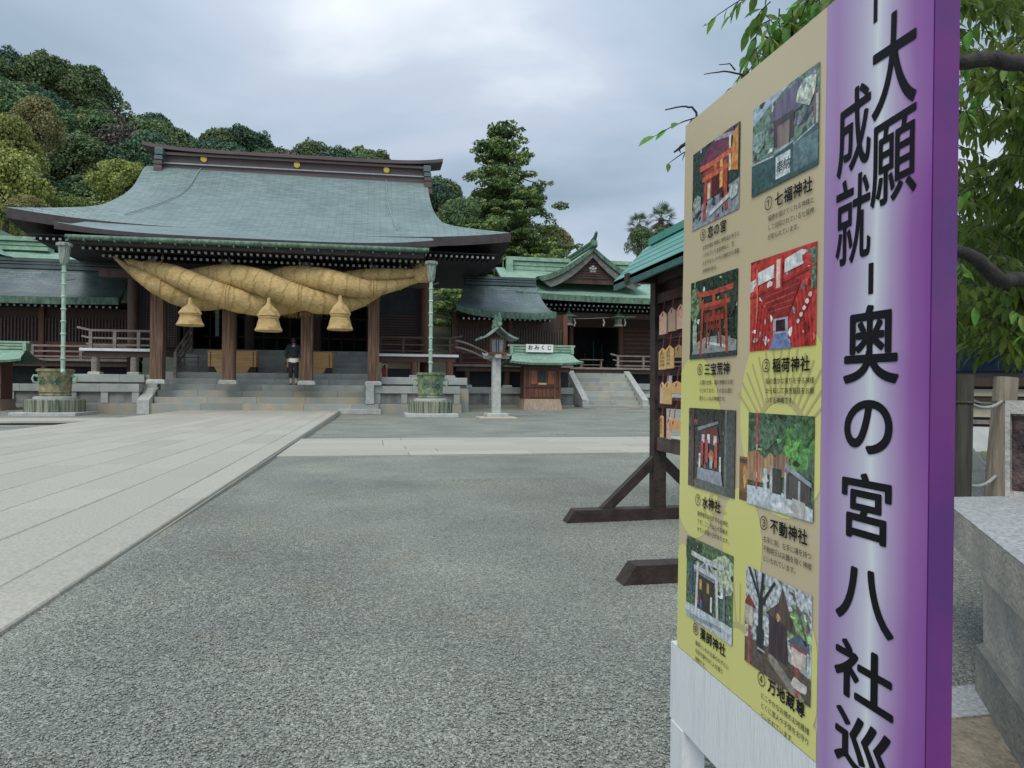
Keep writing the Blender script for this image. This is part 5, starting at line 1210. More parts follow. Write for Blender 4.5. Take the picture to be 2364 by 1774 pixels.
photo('printed photo of a pale torii before an open hall with lanterns',*c1_,.348,.500,
 [('4c6a44',1,rc_(0,1,0,1)),('a8b898',1,blob(.8,.72,.26,.24)),('2c4a30',1,blob(.1,.85,.2,.15)),('b8c4cc',2,[(0,0),(0,.16),(1,.20),(1,0)]),('3c3632',3,[(.22,.2),(.22,.60),(.62,.60),(.62,.18)]),('7a8488',2,[(.18,.60),(.30,.74),(.60,.70),(.68,.58)]),('d8a850',0,rc_(.32,.37,.42,.54)),('d8a850',0,rc_(.48,.53,.42,.54)),('9a3c3c',0,rc_(.26,.32,.22,.34)),('4464a0',0,rc_(.34,.38,.2,.3)),('7078a8',0,rc_(.82,.86,.2,.6)),('3c54a8',0,rc_(.12,.16,.3,.72)),('cfd4d6',0,rc_(.56,.6,.22,.4))]+torii('c4c8ca',.22,.74,.02,.80,.05)+[('b8bcc0',0,ln(.3,.66,.48,.80,.02)),('b8bcc0',0,ln(.66,.66,.5,.80,.02)),('8a9aa6',2,ln(.1,.02,.8,.10,.05))])
photo('printed photo of a bare tree, a steep roofed hall and red lanterns',*c2_,.341,.496,
 [('aeb8bc',1,rc_(0,1,0,1)),('7a9a60',1,blob(.75,.66,.24,.16)),('5c5048',2,[(0,0),(0,.26),(.5,.30),(1,.24),(1,0)]),('8a8478',2,ln(.4,.22,.9,-.02,.10)),('5a4a48',3,[(.34,.62),(.54,.78),(.60,.95),(.72,.70),(.80,.56),(.62,.58)]),('40343a',3,[(.40,.24),(.40,.62),(.66,.60),(.70,.22)]),('d8a060',0,blob(.54,.64,.03,.04)),('2c2c30',3,ln(.26,.18,.26,.74,.07)),('2c2c30',0,ln(.26,.7,.06,1,.035)),('2c2c30',0,ln(.26,.7,.30,1,.04)),('2c2c30',0,ln(.26,.66,.48,.96,.03)),('3c3c40',0,ln(.24,.75,.16,1,.02)),('2a3036',0,rc_(.20,.32,.24,.44)),('a0a8a8',0,ln(.22,.22,.34,.22,.02)),('b04040',0,rc_(.06,.10,.0,.40)),('c4b4a8',0,rc_(.02,.14,.40,.60)),('8a3030',0,[(-.02,.60),(.06,.72),(.20,.60)]),('b04040',0,rc_(.80,.84,0,.30)),('d0c0b4',0,rc_(.74,.94,.28,.46)),('b04a48',0,rc_(.74,.94,.44,.47)),('506478',2,[(.68,.47),(.84,.60),(1,.47)]),('54606c',0,ln(.80,.84,.98,.5,.02)),('c9c4b8',2,blob(.85,.12,.12,.06))])
# --- lettering on the board
mb=MB(); mbs=MB()
def label_(num,title,sx,z,lines,col):
    mb=MB(); mbs=MB()
    lay(mb,text(num,.026),lambda u,v:L(sx-u,z+v,.0033))
    tt=text(title,.0235,0,1.08)
    for k in range(5):
        da,dz=(math.cos(k*PI/2)*.0005,math.sin(k*PI/2)*.0005) if k else (0,0)
        lay(mb,tt,lambda u,v:L(sx-.031-u+da,z+v+dz,.0033+k*.00003))
    for i,l in enumerate(lines):
        lay(mbs,text(l,col,.0,1.0),lambda u,v:L(sx-.012-u,z-.019-i*.0148+v,.0033))
    mb.build('caption_title',ink,nb); mbs.build('caption_text',ink,nb)
label_('①','七福神社',1.032,1.068,['福徳を授けてくれる神様と','して信仰されている七福神','が祀られています。'],.0100)
label_('⑤','恋の宮',1.258,1.066,['女性守護の神様と御利益があると','いわれている淡島神社と、恋','人を守るといわれる縁結びの濡髪','大明神を祀る。'],.0092)
label_('②','稲荷神社',1.032,.812,['稲の豊かな実りを守る神様','から転じて商売繁昌をお願','いする神様です。'],.0105)
label_('⑥','三宝荒神',1.262,.812,['人間の台所、竈の神様がお祀','りされており、その名の通り','荒々しい火の神様です。'],.0098)
label_('③','不動神社',1.032,.565,['右手に剣、左手に縄を持つ','不動明王は災難を除く神様','といわれています。'],.0105)
label_('⑦','水神社',1.262,.566,['龍神様をお祀りする水神社','です。ここでは心が落着き','せている龍の玉があります。'],.0098)
label_('④','万地蔵尊',1.032,.321,['にこやかなお顔のお地蔵様','とくに旅人や子供をお守り','といわれています。'],.0105)
label_('⑧','薬師神社',1.262,.323,['薬師といわれる身のわずらい','を除き健やかに人を救う','神様です。'],.0098)
def glyph(ch,s0,s1,z0,z1,off,sl=0.):
    vs,fs=text(ch,1.0,0,1.,8); X=[v[0] for v in vs]; Yv=[v[1] for v in vs]; a,b2,c,d_=min(X),max(X),min(Yv),max(Yv)
    g=MB(); rr_=off*.115
    s0+=rr_; s1-=rr_; z0+=rr_; z1-=rr_
    for k in range(13 if off else 1):
        da,dz=(math.cos(k*PI/6)*rr_,math.sin(k*PI/6)*rr_) if k else (0,0)
        lay(g,(vs,fs),lambda u,v:L(s1-(s1-s0)*(u-a)/(b2-a)+da,z0+(z1-z0)*(v-c)/(d_-c)+sl*((u-a)/(b2-a)-.5)+dz,.0016+k*.00004))
    g.build('banner_letter',ink,nb)
bar=MB(); sheet(bar,.778,.785,1.243,1.32,.0016); bar.build('banner_letter',ink,nb)
glyph('大',.711,.786,1.118,1.240,0.012)
glyph('願',.709,.786,1.010,1.113,0.009,.006); glyph('成',.787,.853,1.068,1.176,0.012,.006); glyph('就',.785,.853,.948,1.062,0.009,.004)
bar=MB(); sheet(bar,.779,.788,.903,.942,.0016); bar.build('banner_letter',ink,nb)
glyph('奥',.733,.834,.791,.890,.017); glyph('の',.742,.830,.703,.771,.017); glyph('宮',.742,.833,.594,.679,.015); glyph('八',.736,.843,.485,.560,.017); glyph('社',.735,.844,.388,.462,.017); glyph('巡',.733,.842,.300,.372,.015); glyph('り',.75,.83,.20,.28,.017)
# white painted lower panel of boards, and legs
wp=mat('peeling_white_paint',(.62,.65,.67),(.72,.75,.76),scale=14,rough=.6,bump=.2,stretch=(1,6,.5),lo=.25,hi=.5)
n=1
for i in range(n):
    s0=SB+.002+(S1+.03-SB)*i/n; s1=SB+(S1+.03-SB)*(i+1)/n
    b=MB(); b.hexa([L(s0,.117,.001),(BX+.02,s0,.117),(BX+.02,s1-.001,.117),L(s1-.001,.117,.001),L(s0,.2705,.001),(BX+.02,s0,.2705),(BX+.02,s1-.001,.2705),L(s1-.001,.2705,.001)]); b.build('white_board',wp,nb)
for s0 in (1.30,.90):
    b=MB(); b.box(BX-.002,BX+.045,s0,s0+.055,-.03,.116); b.build('leg',wp,nb)

# ------------------------------------------------------------------ right side: plinth, stele, rope fence, office building
pt=thing('stone_plinth','big rough stone plinth with polished top, cut by the right edge','plinth',(2,1.6,0))
topst=mat('speckled_grey_granite',(.24,.25,.25),(.52,.53,.52),scale=90,rough=.45,bump=.15,bscale=120,lo=.35,hi=.7,detail=3)
sidest=mat('stained_plinth_stone',(.28,.29,.27),(.52,.48,.39),scale=5,rough=.8,bump=.5,bscale=60,lo=.35,hi=.7)
A=[(1.08,.86),(1.93,2.13),(3.6,2.02),(3.2,.5)]
b=MB(); b.hexa([(x,y,.30) for x,y in [A[0],A[3],A[2],A[1]]]+[(x,y,.415) for x,y in [A[0],A[3],A[2],A[1]]]); b.build('cap_side',sidest,pt)
b=MB(); b.poly([(x,y,.42) for x,y in [A[0],A[3],A[2],A[1]]]); 
k=[A[0],A[3],A[2],A[1]]
for i in range(4): p_,q_=k[i],k[(i+1)%4]; b.quad((p_[0],p_[1],.4155),(q_[0],q_[1],.4155),(q_[0],q_[1],.42),(p_[0],p_[1],.42))
b.build('cap_top',topst,pt)
B_=[(1.09,.83),(1.607,1.625),(3.4,1.55),(3.1,.55)]
kk=[B_[0],B_[3],B_[2],B_[1]]
b=MB(); b.hexa([(x,y,-.03) for x,y in kk]+[(x,y,.2985) for x,y in kk]); b.build('body',sidest,pt)
b=MB(); dx_=-.018
b.hexa([(x-.02,y+.005,-.03) for x,y in kk]+[(x-.02,y+.005,.11) for x,y in kk]); b.build('lower_course',mat('mossy_dark_stone',(.15,.165,.155),(.30,.29,.24),scale=6,rough=.85,bump=.5,bscale=50),pt)
# carved stele on the plinth
stl=thing('carved_stele','carved stone tablet with dark weathered relief figure on the plinth','stele',(2.3,1.9,.42))
p0=Vector((2.165,2.10,.42)); dv=Vector((-.62,-.78,0)).normalized(); nv_=Vector((-dv.y,dv.x,0)); nv_=nv_ if nv_.dot(Vector((-1,-1,0)))>0 else -nv_
Wd=.85; Hh=.335
def sp_(u,v,o=0): q=p0+dv*u-nv_*0+nv_*o; return (q.x,q.y,.42+v)
dv=Vector((.55,-.835,0)).normalized(); nv_=Vector((-.835,-.55,0)).normalized()
mb=MB()
def pl_(mb,u0,u1,v0,v1,o0,o1): mb.hexa([sp_(u0,v0,o1),sp_(u1,v0,o1),sp_(u1,v0,o0),sp_(u0,v0,o0),sp_(u0,v1,o1),sp_(u1,v1,o1),sp_(u1,v1,o0),sp_(u0,v1,o0)])
for a in ((0,.014,0,Hh,-.12,0),(.014,Wd,Hh-.045,Hh,-.12,0),(.014,Wd,0,.02,-.12,0)): 
    mb=MB(); pl_(mb,*a); mb.build('frame',mat('lichen_pale_stone',(.30,.30,.28),(.48,.47,.43),scale=14,rough=.85,bump=.5,bscale=50),stl)
mb=MB(); pl_(mb,.014,Wd,.02,Hh-.045,-.12,-.02); mb.build('ground_panel',mat('pitted_stone',(.16,.16,.14),(.42,.41,.37),scale=40,rough=.9,bump=.7,bscale=90),stl)
rel=MB(); n=26; rows_=[]
for i in range(n+1):
    row=[]
    for j in range(n+1):
        u=i/n;v=j/n; h_=0
        for cu,cv,ru,rv,a in ((.30,.78,.13,.13,.9),(.42,.5,.25,.2,1.0),(.62,.35,.3,.25,.9),(.36,.2,.12,.22,.8),(.72,.18,.14,.2,.8),(.2,.6,.1,.1,.6),(.85,.55,.12,.25,.6)):
            d2=((u-cu)/ru)**2+((v-cv)/rv)**2
            if d2<1: h_=max(h_,a*math.sqrt(1-d2))
        h_*=1+.25*mnoise.noise(Vector((u*9,v*9,0)))
        row.append(sp_(.016+u*.36,.022+v*.26,-.0195+h_*.05))
    rows_.append(row)
rel.grid(rows_,flip=True); rel.build('relief_figure',mat('reddish_black_patina',(.03,.018,.022),(.13,.085,.08),scale=22,rough=.7,bump=.6,bscale=70,lo=.4,hi=.7),stl,smooth=60)
# kerb and sandy soil by the plinth
b=MB(); b.hexa([(1.20,1.50,-.05),(1.70,1.50,-.05),(1.95,1.68,-.05),(1.22,1.64,-.05),(1.20,1.50,-.012),(1.70,1.50,-.012),(1.95,1.68,-.012),(1.22,1.64,-.012)]); b.build('kerb_strip',topst,kind='structure')
b=MB(); b.poly([(.95,.3,-.017),(3.5,.3,-.017),(3.5,1.51,-.017),(1.05,1.51,-.017)]); b.build('sandy_soil',mat('sandy_soil_mix',(.20,.17,.12),(.36,.30,.22),scale=30,rough=.9,bump=.6,bscale=90,detail=6),kind='structure')
# mossy ground behind the fence
b=MB(); b.grid([[(x+.95*y,y,gz(y)+.012) for x in (.3,1.5,3,5,8)] for y in (2.6,4,6,8,9.5)]); b.build('mossy_ground',mat('moss_patches',(.17,.18,.14),(.20,.24,.05),scale=2.6,rough=.9,bump=.4,bscale=60,lo=.46,hi=.62,detail=6),kind='structure')
postm=mat('split_log',(.16,.13,.10),(.30,.26,.20),scale=4,rough=.85,bump=.5,stretch=(9,9,.6),bscale=7)
postd=mat('dark_log',(.03,.03,.025),(.08,.075,.06),scale=4,rough=.85,bump=.5,stretch=(9,9,.6),bscale=7)
def fpost(x,y,h_,r_,lean,label,m):
    t=thing('fence_post',label,'fence post',(x,y,gz(y)),group='log posts of the rope fence')
    b=MB(); z0=gz(y); b.tube([(x,y,z0-.1),(x+lean*.5,y,z0+h_*.5),(x+lean,y,z0+h_)],[r_*1.12,r_*1.03,r_],14); b.build('log',m,t,smooth=40)
    b=MB(); b.tube([(x+lean*.92+math.cos(a)*(r_+.003),y+math.sin(a)*(r_+.003),z0+h_*.84) for a in np.linspace(0,2*PI,15)],.007,6,cap=False); b.build('rope_lashing',MATS['dark_log'],t)
    return Vector((x+lean*.85,y,z0+h_*.86)),Vector((x+lean*.4,y,z0+h_*.38))
pa=at(2216,1100,Y=3.2); pb_=at(2229,1075,Y=6.5); pc_=at(2300,1120,Y=3.55)
q1=fpost(pa.x,3.2,.90,.042,.03,'dark log post right beside the notice board',postd)
q2=fpost(pb_.x,6.5,.93,.055,.03,'greenish log post standing furthest back in the rope fence',mat('greenish_log',(.16,.17,.12),(.30,.30,.23),scale=4,rough=.85,bump=.5,stretch=(9,9,.6),bscale=7))
q3=fpost(pc_.x-.02,3.55,.90,.062,.09,'thick leaning brown log post behind the carved stele',postm)
q4=fpost(5.2,4.4,.9,.055,.0,'log post of the rope fence beyond the stele',postm)
def sag(a,c,d_,n=12): return [a.lerp(c,i/n)-Vector((0,0,d_*4*(i/n)*(1-i/n))) for i in range(n+1)]
for k_,(a,c) in enumerate(((q1,q3),(q2,q3),(q3,q4))):
    t=thing('fence_rope','pair of ropes strung '+('from the dark post to the thick leaning post','from the furthest post to the thick leaning post','from the leaning post to the right')[k_],'rope',a[0])
    for e1,e2 in zip(a,c):
        b=MB(); b.tube(sag(e1,e2,.05),.009,7); b.build('rope',mat('grey_rope',(.28,.28,.28),(.42,.42,.40),scale=60,rough=.9,bump=.4),t,smooth=60)
# office building beyond
of=thing('office_building','low dark timber office with white panels seen behind the rope fence','building',(13.5,11.5,0))
ob=at(2290,1059,Z=-.15); 
fx,fy=ob.x,ob.y
dd=Vector((.72,-.69,0)); nn_=Vector((-.69,-.72,0))
def op(u,v,o=0): q=Vector((fx,fy,0))+dd*u+nn_*o; return (q.x,q.y,v)
def obox(mb,u0,u1,v0,v1,o0,o1): mb.hexa([op(u0,v0,o1),op(u1,v0,o1),op(u1,v0,o0),op(u0,v0,o0),op(u0,v1,o1),op(u1,v1,o1),op(u1,v1,o0),op(u0,v1,o0)]); return mb
obox(MB(),-.9,7,-.2,3.2,-3,0).build('wall',navy,of)
for u0 in (-.85,.75,2.35,3.95,5.4):
    obox(MB(),u0+.05,u0+1.5,-.08,.30,.005,.05).build('white_panel',paint_white,of)
    obox(MB(),u0+.05,u0+1.5,.34,.40,.005,.06).build('sill',wood_grey,of)
    obox(MB(),u0+.1,u0+1.45,.44,.62,.005,.03).build('cream_panel',mat('cream_panel',(.5,.45,.33),(.56,.5,.38)),of)
    obox(MB(),u0+.1,u0+1.45,.74,.84,.005,.03).build('cream_panel',MATS['cream_panel'],of)
    obox(MB(),u0-.05,u0+.05,-.1,2.6,.005,.1).build('post',wood,of)
    obox(MB(),u0+.15,u0+1.4,1.1,2.3,.005,.03).build('window',mat('dark_window_glass',(.01,.02,.04),(.02,.03,.06),rough=.08),of)
obox(MB(),-.9,7,.64,.72,.005,.12).build('rail',wood,of)
obox(MB(),-.9,7,.88,1.0,.005,.12).build('rail',wood,of)
obox(MB(),-1.1,7.5,2.6,2.9,-3.5,.8).build('roof',roof_dark,of)

# ------------------------------------------------------------------ vegetation
def leafmat(name,c,c2,c3=None,trans=.25,scale=.6,rnd=.18,rough=.55,lo=.3,hi=.7,hue=.02):
    m=bpy.data.materials.new(name); m.use_nodes=True; t=m.node_tree; b=t.nodes['Principled BSDF']; b.inputs['Roughness'].default_value=rough; b.inputs['Specular IOR Level'].default_value=.3
    c_=N(t,'ShaderNodeTexCoord'); oi=N(t,'ShaderNodeObjectInfo'); n=N(t,'ShaderNodeTexNoise'); n.inputs['Scale'].default_value=scale; n.inputs['Detail'].default_value=7; n.inputs['Roughness'].default_value=.75; t.links.new(c_.outputs['Object'],n.inputs['Vector'])
    r=N(t,'ShaderNodeValToRGB'); el=r.color_ramp.elements; el[0].position=lo; el[0].color=(*c,1); el[1].position=hi; el[1].color=(*c2,1)
    if c3: q=el.new((lo+hi)/2); q.color=(*c3,1)
    t.links.new(n.outputs['Fac'],r.inputs[0])
    hs=N(t,'ShaderNodeHueSaturation'); a=N(t,'ShaderNodeMapRange'); a.inputs['To Min'].default_value=1-rnd; a.inputs['To Max'].default_value=1+rnd*1.3; t.links.new(oi.outputs['Random'],a.inputs[0]); t.links.new(a.outputs[0],hs.inputs['Value'])
    a2=N(t,'ShaderNodeMath',operation='FRACT'); a3=N(t,'ShaderNodeMath',operation='MULTIPLY'); a3.inputs[1].default_value=7.31; t.links.new(oi.outputs['Random'],a3.inputs[0]); t.links.new(a3.outputs[0],a2.inputs[0])
    a4=N(t,'ShaderNodeMapRange'); a4.inputs['To Min'].default_value=.5-hue*1.6; a4.inputs['To Max'].default_value=.5+hue*.5; t.links.new(a2.outputs[0],a4.inputs[0]); t.links.new(a4.outputs[0],hs.inputs['Hue'])
    t.links.new(r.outputs[0],hs.inputs['Color']); t.links.new(hs.outputs[0],b.inputs['Base Color'])
    if trans:
        tr=N(t,'ShaderNodeBsdfTranslucent'); t.links.new(hs.outputs[0],tr.inputs['Color']); ms=N(t,'ShaderNodeMixShader'); ms.inputs[0].default_value=trans
        t.links.new(b.outputs[0],ms.inputs[1]); t.links.new(tr.outputs[0],ms.inputs[2]); t.links.new(ms.outputs[0],t.nodes['Material Output'].inputs[0])
    return m
def crown_mesh(name,n,blobs,size,m,seed=0,flat=.0):
    """blobs: (x,y,z,rx,ry,rz); leaf-cluster faces through each blob, denser at its skin"""
    g=np.random.default_rng(seed); w_=np.array([b[3]*b[4]+b[3]*b[5] for b in blobs]); w_=w_/w_.sum()
    bi=g.choice(len(blobs),n,p=w_); B=np.array(blobs)[bi]
    d_=g.normal(size=(n,3)); d_[:,2]+=.25; d_/=np.linalg.norm(d_,axis=1)[:,None]
    rr_=(.62+.42*g.random((n,1))**.6)
    P=B[:,:3]+d_*B[:,3:]*rr_
    nr=d_+.75*g.normal(size=(n,3)); nr[:,2]+=.35; nr/=np.linalg.norm(nr,axis=1)[:,None]
    a=np.cross(nr,g.normal(size=(n,3))); a/=np.linalg.norm(a,axis=1)[:,None]; b=np.cross(nr,a)
    s=(size*(.5+.9*g.random((n,1)))); a=a*s; b=b*s*(.55+.4*g.random((n,1)))
    V=np.stack([P-a*.9-b*.2,P-a*.1-b,P+a,P+b*.9],1).reshape(-1,3)
    F=np.arange(4*n).reshape(n,4)
    o=soup(name,V,F,m); return o
LM={}
LM['dark']=leafmat('dark_evergreen_foliage',(.03,.075,.055),(.13,.22,.11),(.065,.13,.08),trans=.15,scale=.8)  # slight blue distance haze mixed into these leaf greens
LM['mid']=leafmat('mid_green_foliage',(.05,.105,.05),(.23,.31,.12),(.11,.18,.075),trans=.2,scale=.8)
LM['lime']=leafmat('yellow_green_foliage',(.11,.17,.045),(.38,.45,.14),(.22,.29,.08),trans=.2,scale=.6)
LM['olive']=leafmat('pale_olive_foliage',(.12,.13,.05),(.46,.43,.20),(.25,.25,.10),trans=.15,scale=.6)
LM['rust']=leafmat('rusty_brown_foliage',(.13,.095,.05),(.34,.25,.11),(.21,.16,.075),trans=.1,scale=.6)
LM['grey']=leafmat('greyish_twiggy_foliage',(.06,.055,.05),(.19,.17,.13),(.11,.10,.08),trans=.05,scale=.6)
bark=mat('grey_brown_bark',(.06,.05,.04),(.14,.12,.10),scale=4,rough=.9,bump=.5,stretch=(5,5,1))
def dome_blobs(g,n,R_,H_):
    L_=[(0,0,H_*.55,R_*.62,R_*.62,H_*.38)]
    for i in range(n):
        a=g.random()*6.28; e=g.random()**.7*1.35; r_=R_*(.55+.42*g.random())
        L_.append((math.cos(a)*math.cos(e)*r_,math.sin(a)*math.cos(e)*r_,H_*.42+math.sin(e)*H_*.42,R_*(.17+.17*g.random()),R_*(.17+.17*g.random()),H_*(.08+.09*g.random())))
    return L_
proto={}
for key in ('dark','mid','lime','olive','rust','grey'):
    proto[key]=[]
    for v_ in range(3 if key in('dark','mid') else 2):
        g=np.random.default_rng(hash((len(key),ord(key[0]),v_))%1000)
        o=crown_mesh('crown',15000 if key!='grey' else 6000,dome_blobs(g,44,4.2,9),.15,LM[key],seed=ord(key[0])+v_*7)
        me=o.data; bpy.data.objects.remove(o); proto[key].append(me)
tb=MB(); tb.tube([(0,0,-2),(0,0,1.5),(.2,.1,4),(.1,0,6.5)],[.42,.32,.22,.08],8)
for a in range(5): an=a*1.3; tb.tube([(0.1,0,2.6+.5*a),(math.cos(an)*1.5,math.sin(an)*1.5,4+.5*a),(math.cos(an)*2.6,math.sin(an)*2.6,5.2+.5*a)],[.15,.1,.04],6)
tob=tb.build('trunk',bark); trunk_me=tob.data; bpy.data.objects.remove(tob)
def crest(x):
    return float(np.interp(x,[-75,-42,-35,-27,-20,-9,-3,8,12,20,32,50],[45,37.5,35.5,32.5,31,30.5,28.6,26.2,24.5,17,8,2]))
def terr(x,y):
    q=min(max((y-46)/44,0),1); q=q*q*(3-2*q)*.5+q*.5
    return -.6+(crest(x*(90/max(y,60)))-6.3)*q
m_=MB(); xs=list(np.linspace(-110,70,46)); ys_=list(np.linspace(44,125,28))
m_.grid([[(x,y,terr(x,y)) for x in xs] for y in ys_],flip=False); m_.build('wooded_hill',mat('forest_floor',(.02,.03,.015),(.05,.06,.03),scale=.3),kind='structure',smooth=60,label='steep wooded hill rising behind the shrine')
TL={'dark':('dark evergreen tree on the wooded hill','dark evergreen trees on the hill'),'mid':('mid green broadleaf tree on the wooded hill','mid green trees on the hill'),
    'lime':('yellow green tree in fresh leaf on the hill','yellow green trees on the hill'),'olive':('pale olive flowering tree on the hillside','pale olive trees on the hill'),
    'rust':('rusty brown leaved tree on the hill','rusty trees on the hill'),'grey':('greyish twiggy tree on the hillside','grey twiggy trees on the hill')}
def tree(kind,x,y,s,z=None,label=None,sz=1.0,group=True):
    z=terr(x,y) if z is None else z
    wh='left of the main roof'
    pxx=1182+1640*math.tan(math.atan2(x,y)-YAW)
    if pxx>985: wh='right of the main ridge'
    elif pxx>330: wh='behind the main ridge'
    if y>84 and pxx<330: wh='on the skyline at the left'
    lb=TL[kind][0].replace(' on the wooded hill','').replace(' on the hillside','').replace(' on the hill','')+' on the wooded hill '+wh
    t=thing('broadleaf_tree' if kind!='dark' else 'evergreen_tree',label or lb,'tree',(x,y,z),rz=random.uniform(0,6.28),group=TL[kind][1]+' '+wh if group and not label else None)
    t.scale=(s,s,s*sz)
    c=bpy.data.objects.new('crown',random.choice(proto[kind])); COL.objects.link(c); c.parent=t
    k=bpy.data.objects.new('trunk',trunk_me); COL.objects.link(k); k.parent=t
    return t
def visible_top(x,y,z):
    return True
g=random.Random(3)
y=52
while y<104:
    x=-78+g.uniform(0,3)
    while x<34:
        yy=y+g.uniform(-2,2); xx=x+g.uniform(-1.5,1.5)
        zt=terr(xx,yy)+9
        # leave out what the roofs hide entirely
        sx_=1182+1640*math.tan(math.atan2(xx,yy)-YAW); dep=math.hypot(xx,yy)*math.cos(math.atan2(xx,yy)-YAW); sy_=893-1640*(zt-CAMH)/dep
        if sx_<-120: x+=5; continue
        lim=np.interp(sx_,[-100,0,200,260,330,345,990,1010,1030,1170,1400],[560,560,500,470,430,345,395,430,540,600,640])
        if sy_<lim:
            kind=g.choices(['dark','mid','lime','olive','rust','grey'],[42,38,4,4,4,8])[0]
            if sx_<150 and y<74: kind=g.choices(['lime','olive','mid','dark'],[40,25,20,15])[0]
            tree(kind,xx,yy,g.uniform(.62,1.0),sz=g.uniform(.95,1.2))
        x+=3.5+ (y-52)*.01
    y+=4.4
# trees with a place of their own
def spot(kind,px,pytop,Y,width_px,label,hz=1.0):
    p=at(px,pytop,Y=Y); dep=math.hypot(p.x,p.y)*math.cos(math.atan2(p.x,p.y)-YAW); Wm=width_px*dep/1640; s=Wm/9.2
    t=tree(kind,p.x,Y,s,z=p.z-9.0*s*hz,label=label,sz=hz); return t
spot('olive',92,222,62,135,'tall pale olive tree with rounded clumps above the left gallery',1.35)
spot('lime',20,262,56,150,'soft yellow green tree at the left edge behind the side hall',1.5)
spot('lime',15,335,50,200,'big light green tree at the left edge just above the green roof',1.3)
spot('rust',35,130,92,95,'rusty tree on the skyline at the left edge',.9)
spot('grey',20,212,80,110,'grey bare twigged tree at the left edge below the skyline',1.0)
spot('lime',290,366,56,165,'bright green tree rising right behind the main roof slope',.9)
spot('lime',165,450,52,110,'small bright green tree above the left end of the eave',.8)
spot('olive',60,450,48,120,'low olive bush behind the left side hall roof',.7)
spot('lime',345,322,88,45,'small lime green crown beside the ridge end',.8)
spot('mid',1020,418,95,110,'green tree showing just right of the main ridge',1.0)
# layered pine
def pine(x,y,zb,H,label):
    t=thing('layered_pine',label,'tree',(x,y,zb)); g=np.random.default_rng(5)
    blobs=[];br=MB(); br.tube([(x,y,zb),(x+.2,y,zb+H*.5),(x,y,zb+H*.97)],[.55,.35,.06],9)
    lv=0
    z=.30
    while z<.985:
        Rm=np.interp(z,[.25,.4,.5,.58,.7,.8,.87,.94,1],[8.2,7.6,6.9,6.0,4.4,4.1,2.6,1.8,.4])*(.8+.4*g.random())
        nb_=int(6+8*(1-z)); a0=g.random()*6
        for i in range(nb_):
            a=a0+i*6.283/nb_+g.normal()*.25; r_=Rm*(.60+.42*g.random())
            px__,py__,pz__=x+math.cos(a)*r_,y+math.sin(a)*r_,zb+H*z-.04*r_*r_*.15+g.normal()*.3
            br.tube([(x,y,zb+H*z-.9),(x+math.cos(a)*r_*.5,y+math.sin(a)*r_*.5,zb+H*z-.2),(px__,py__,pz__-.05)],[.11,.07,.03],5,cap=False)
            for q,s_ in ((1,.8),(.72,.85),(.46,.8),(.25,.6)):
                for rep_ in range(2): rr2=s_*(.45+.08*Rm)*(.6+.7*g.random()); blobs.append((px__*q+x*(1-q)-x+g.normal()*.55,py__*q+y*(1-q)-y+g.normal()*.55,pz__+.25*(1-q)-zb+g.normal()*.24,rr2,rr2,.16+.14*g.random()))
        z+=.048
    br.build('trunk',bark,t)
    m=leafmat('pine_needles',(.035,.085,.035),(.38,.42,.11),(.13,.20,.065),trans=.12,scale=1.3,rnd=.02,lo=.36,hi=.64)
    o=crown_mesh('crown',120000,blobs,.12,m,seed=9); o.parent=t; OFF[o.name]=OFF[t.name]
cpos=at(1162,298,Y=60); pine(cpos.x,60,0,cpos.z,'tall layered conifer standing behind the right gallery')
spot('mid',1065,455,56,120,'olive green shrubby tree between the hall roof and the conifer',1.1)
spot('lime',1140,578,50,70,'low yellow green bush behind the gallery ridge',.6)
spot('olive',1275,520,64,110,'yellowish lower crown at the right foot of the conifer',1.0)
# fan palms
def palm(x,y,zt,s,label):
    t=thing('fan_palm',label,'tree',(x,y,0)); b=MB(); b.tube([(x,y,0),(x+.1,y,zt*.5),(x,y,zt)],[.3,.24,.2],10); b.build('trunk',bark,t)
    g=np.random.default_rng(int(x*10)); V=[];F=[]; VD=[];FD=[]
    for i in range(46):
        a=g.random()*6.28; e=g.uniform(-.9,1.3); L_=s*(1.25+.3*g.random()); dirv=Vector((math.cos(a)*math.cos(e),math.sin(a)*math.cos(e),math.sin(e)))
        c0=Vector((0,0,zt))+dirv*L_*.55; side=dirv.cross(Vector((0,0,1))).normalized(); up=side.cross(dirv).normalized()
        (VV,FF)=(V,F) if e>-.35 else (VD,FD)
        for k in range(13):
            q=(k-6)/6*1.25; tip=c0+(dirv*math.cos(q)+side*math.sin(q))*L_*.62-Vector((0,0,.16*L_*abs(q)))-up*.02; n_=len(VV); wv_=(side*math.cos(q)-dirv*math.sin(q))*.035*s
            VV+= [tuple(c0),tuple(c0.lerp(tip,.5)-wv_),tuple(tip),tuple(c0.lerp(tip,.5)+wv_)]; FF.append((n_,n_+1,n_+2,n_+3))
        n_=len(VV); w2=side*.02; VV+=[tuple(Vector((0,0,zt))-w2),tuple(Vector((0,0,zt))+w2),tuple(c0+w2),tuple(c0-w2)]; FF.append((n_,n_+1,n_+2,n_+3))
    soup('fronds',V,F,MATS.setdefault('palm',leafmat('palm_frond',(.03,.07,.025),(.13,.2,.08),trans=.1,rnd=.1)),t)
    if VD: soup('dead_fronds',VD,FD,MATS.setdefault('palmd',leafmat('dry_palm_frond',(.10,.09,.05),(.22,.2,.12),trans=.1,rnd=.1)),t)
for px__,py__,s_,lb in ((1475,508,.72,'shorter fan palm left of the pair above the side hall'),(1526,492,.85,'taller fan palm right of the pair above the side hall')):
    p=at(px__,py__+12,Y=52); palm(p.x,52,p.z,s_,lb)
spot('mid',1480,520,50,80,'loose green tree beneath the shorter palm',1.2)
spot('mid',1535,520,51,90,'loose green tree beneath the taller palm',1.1)

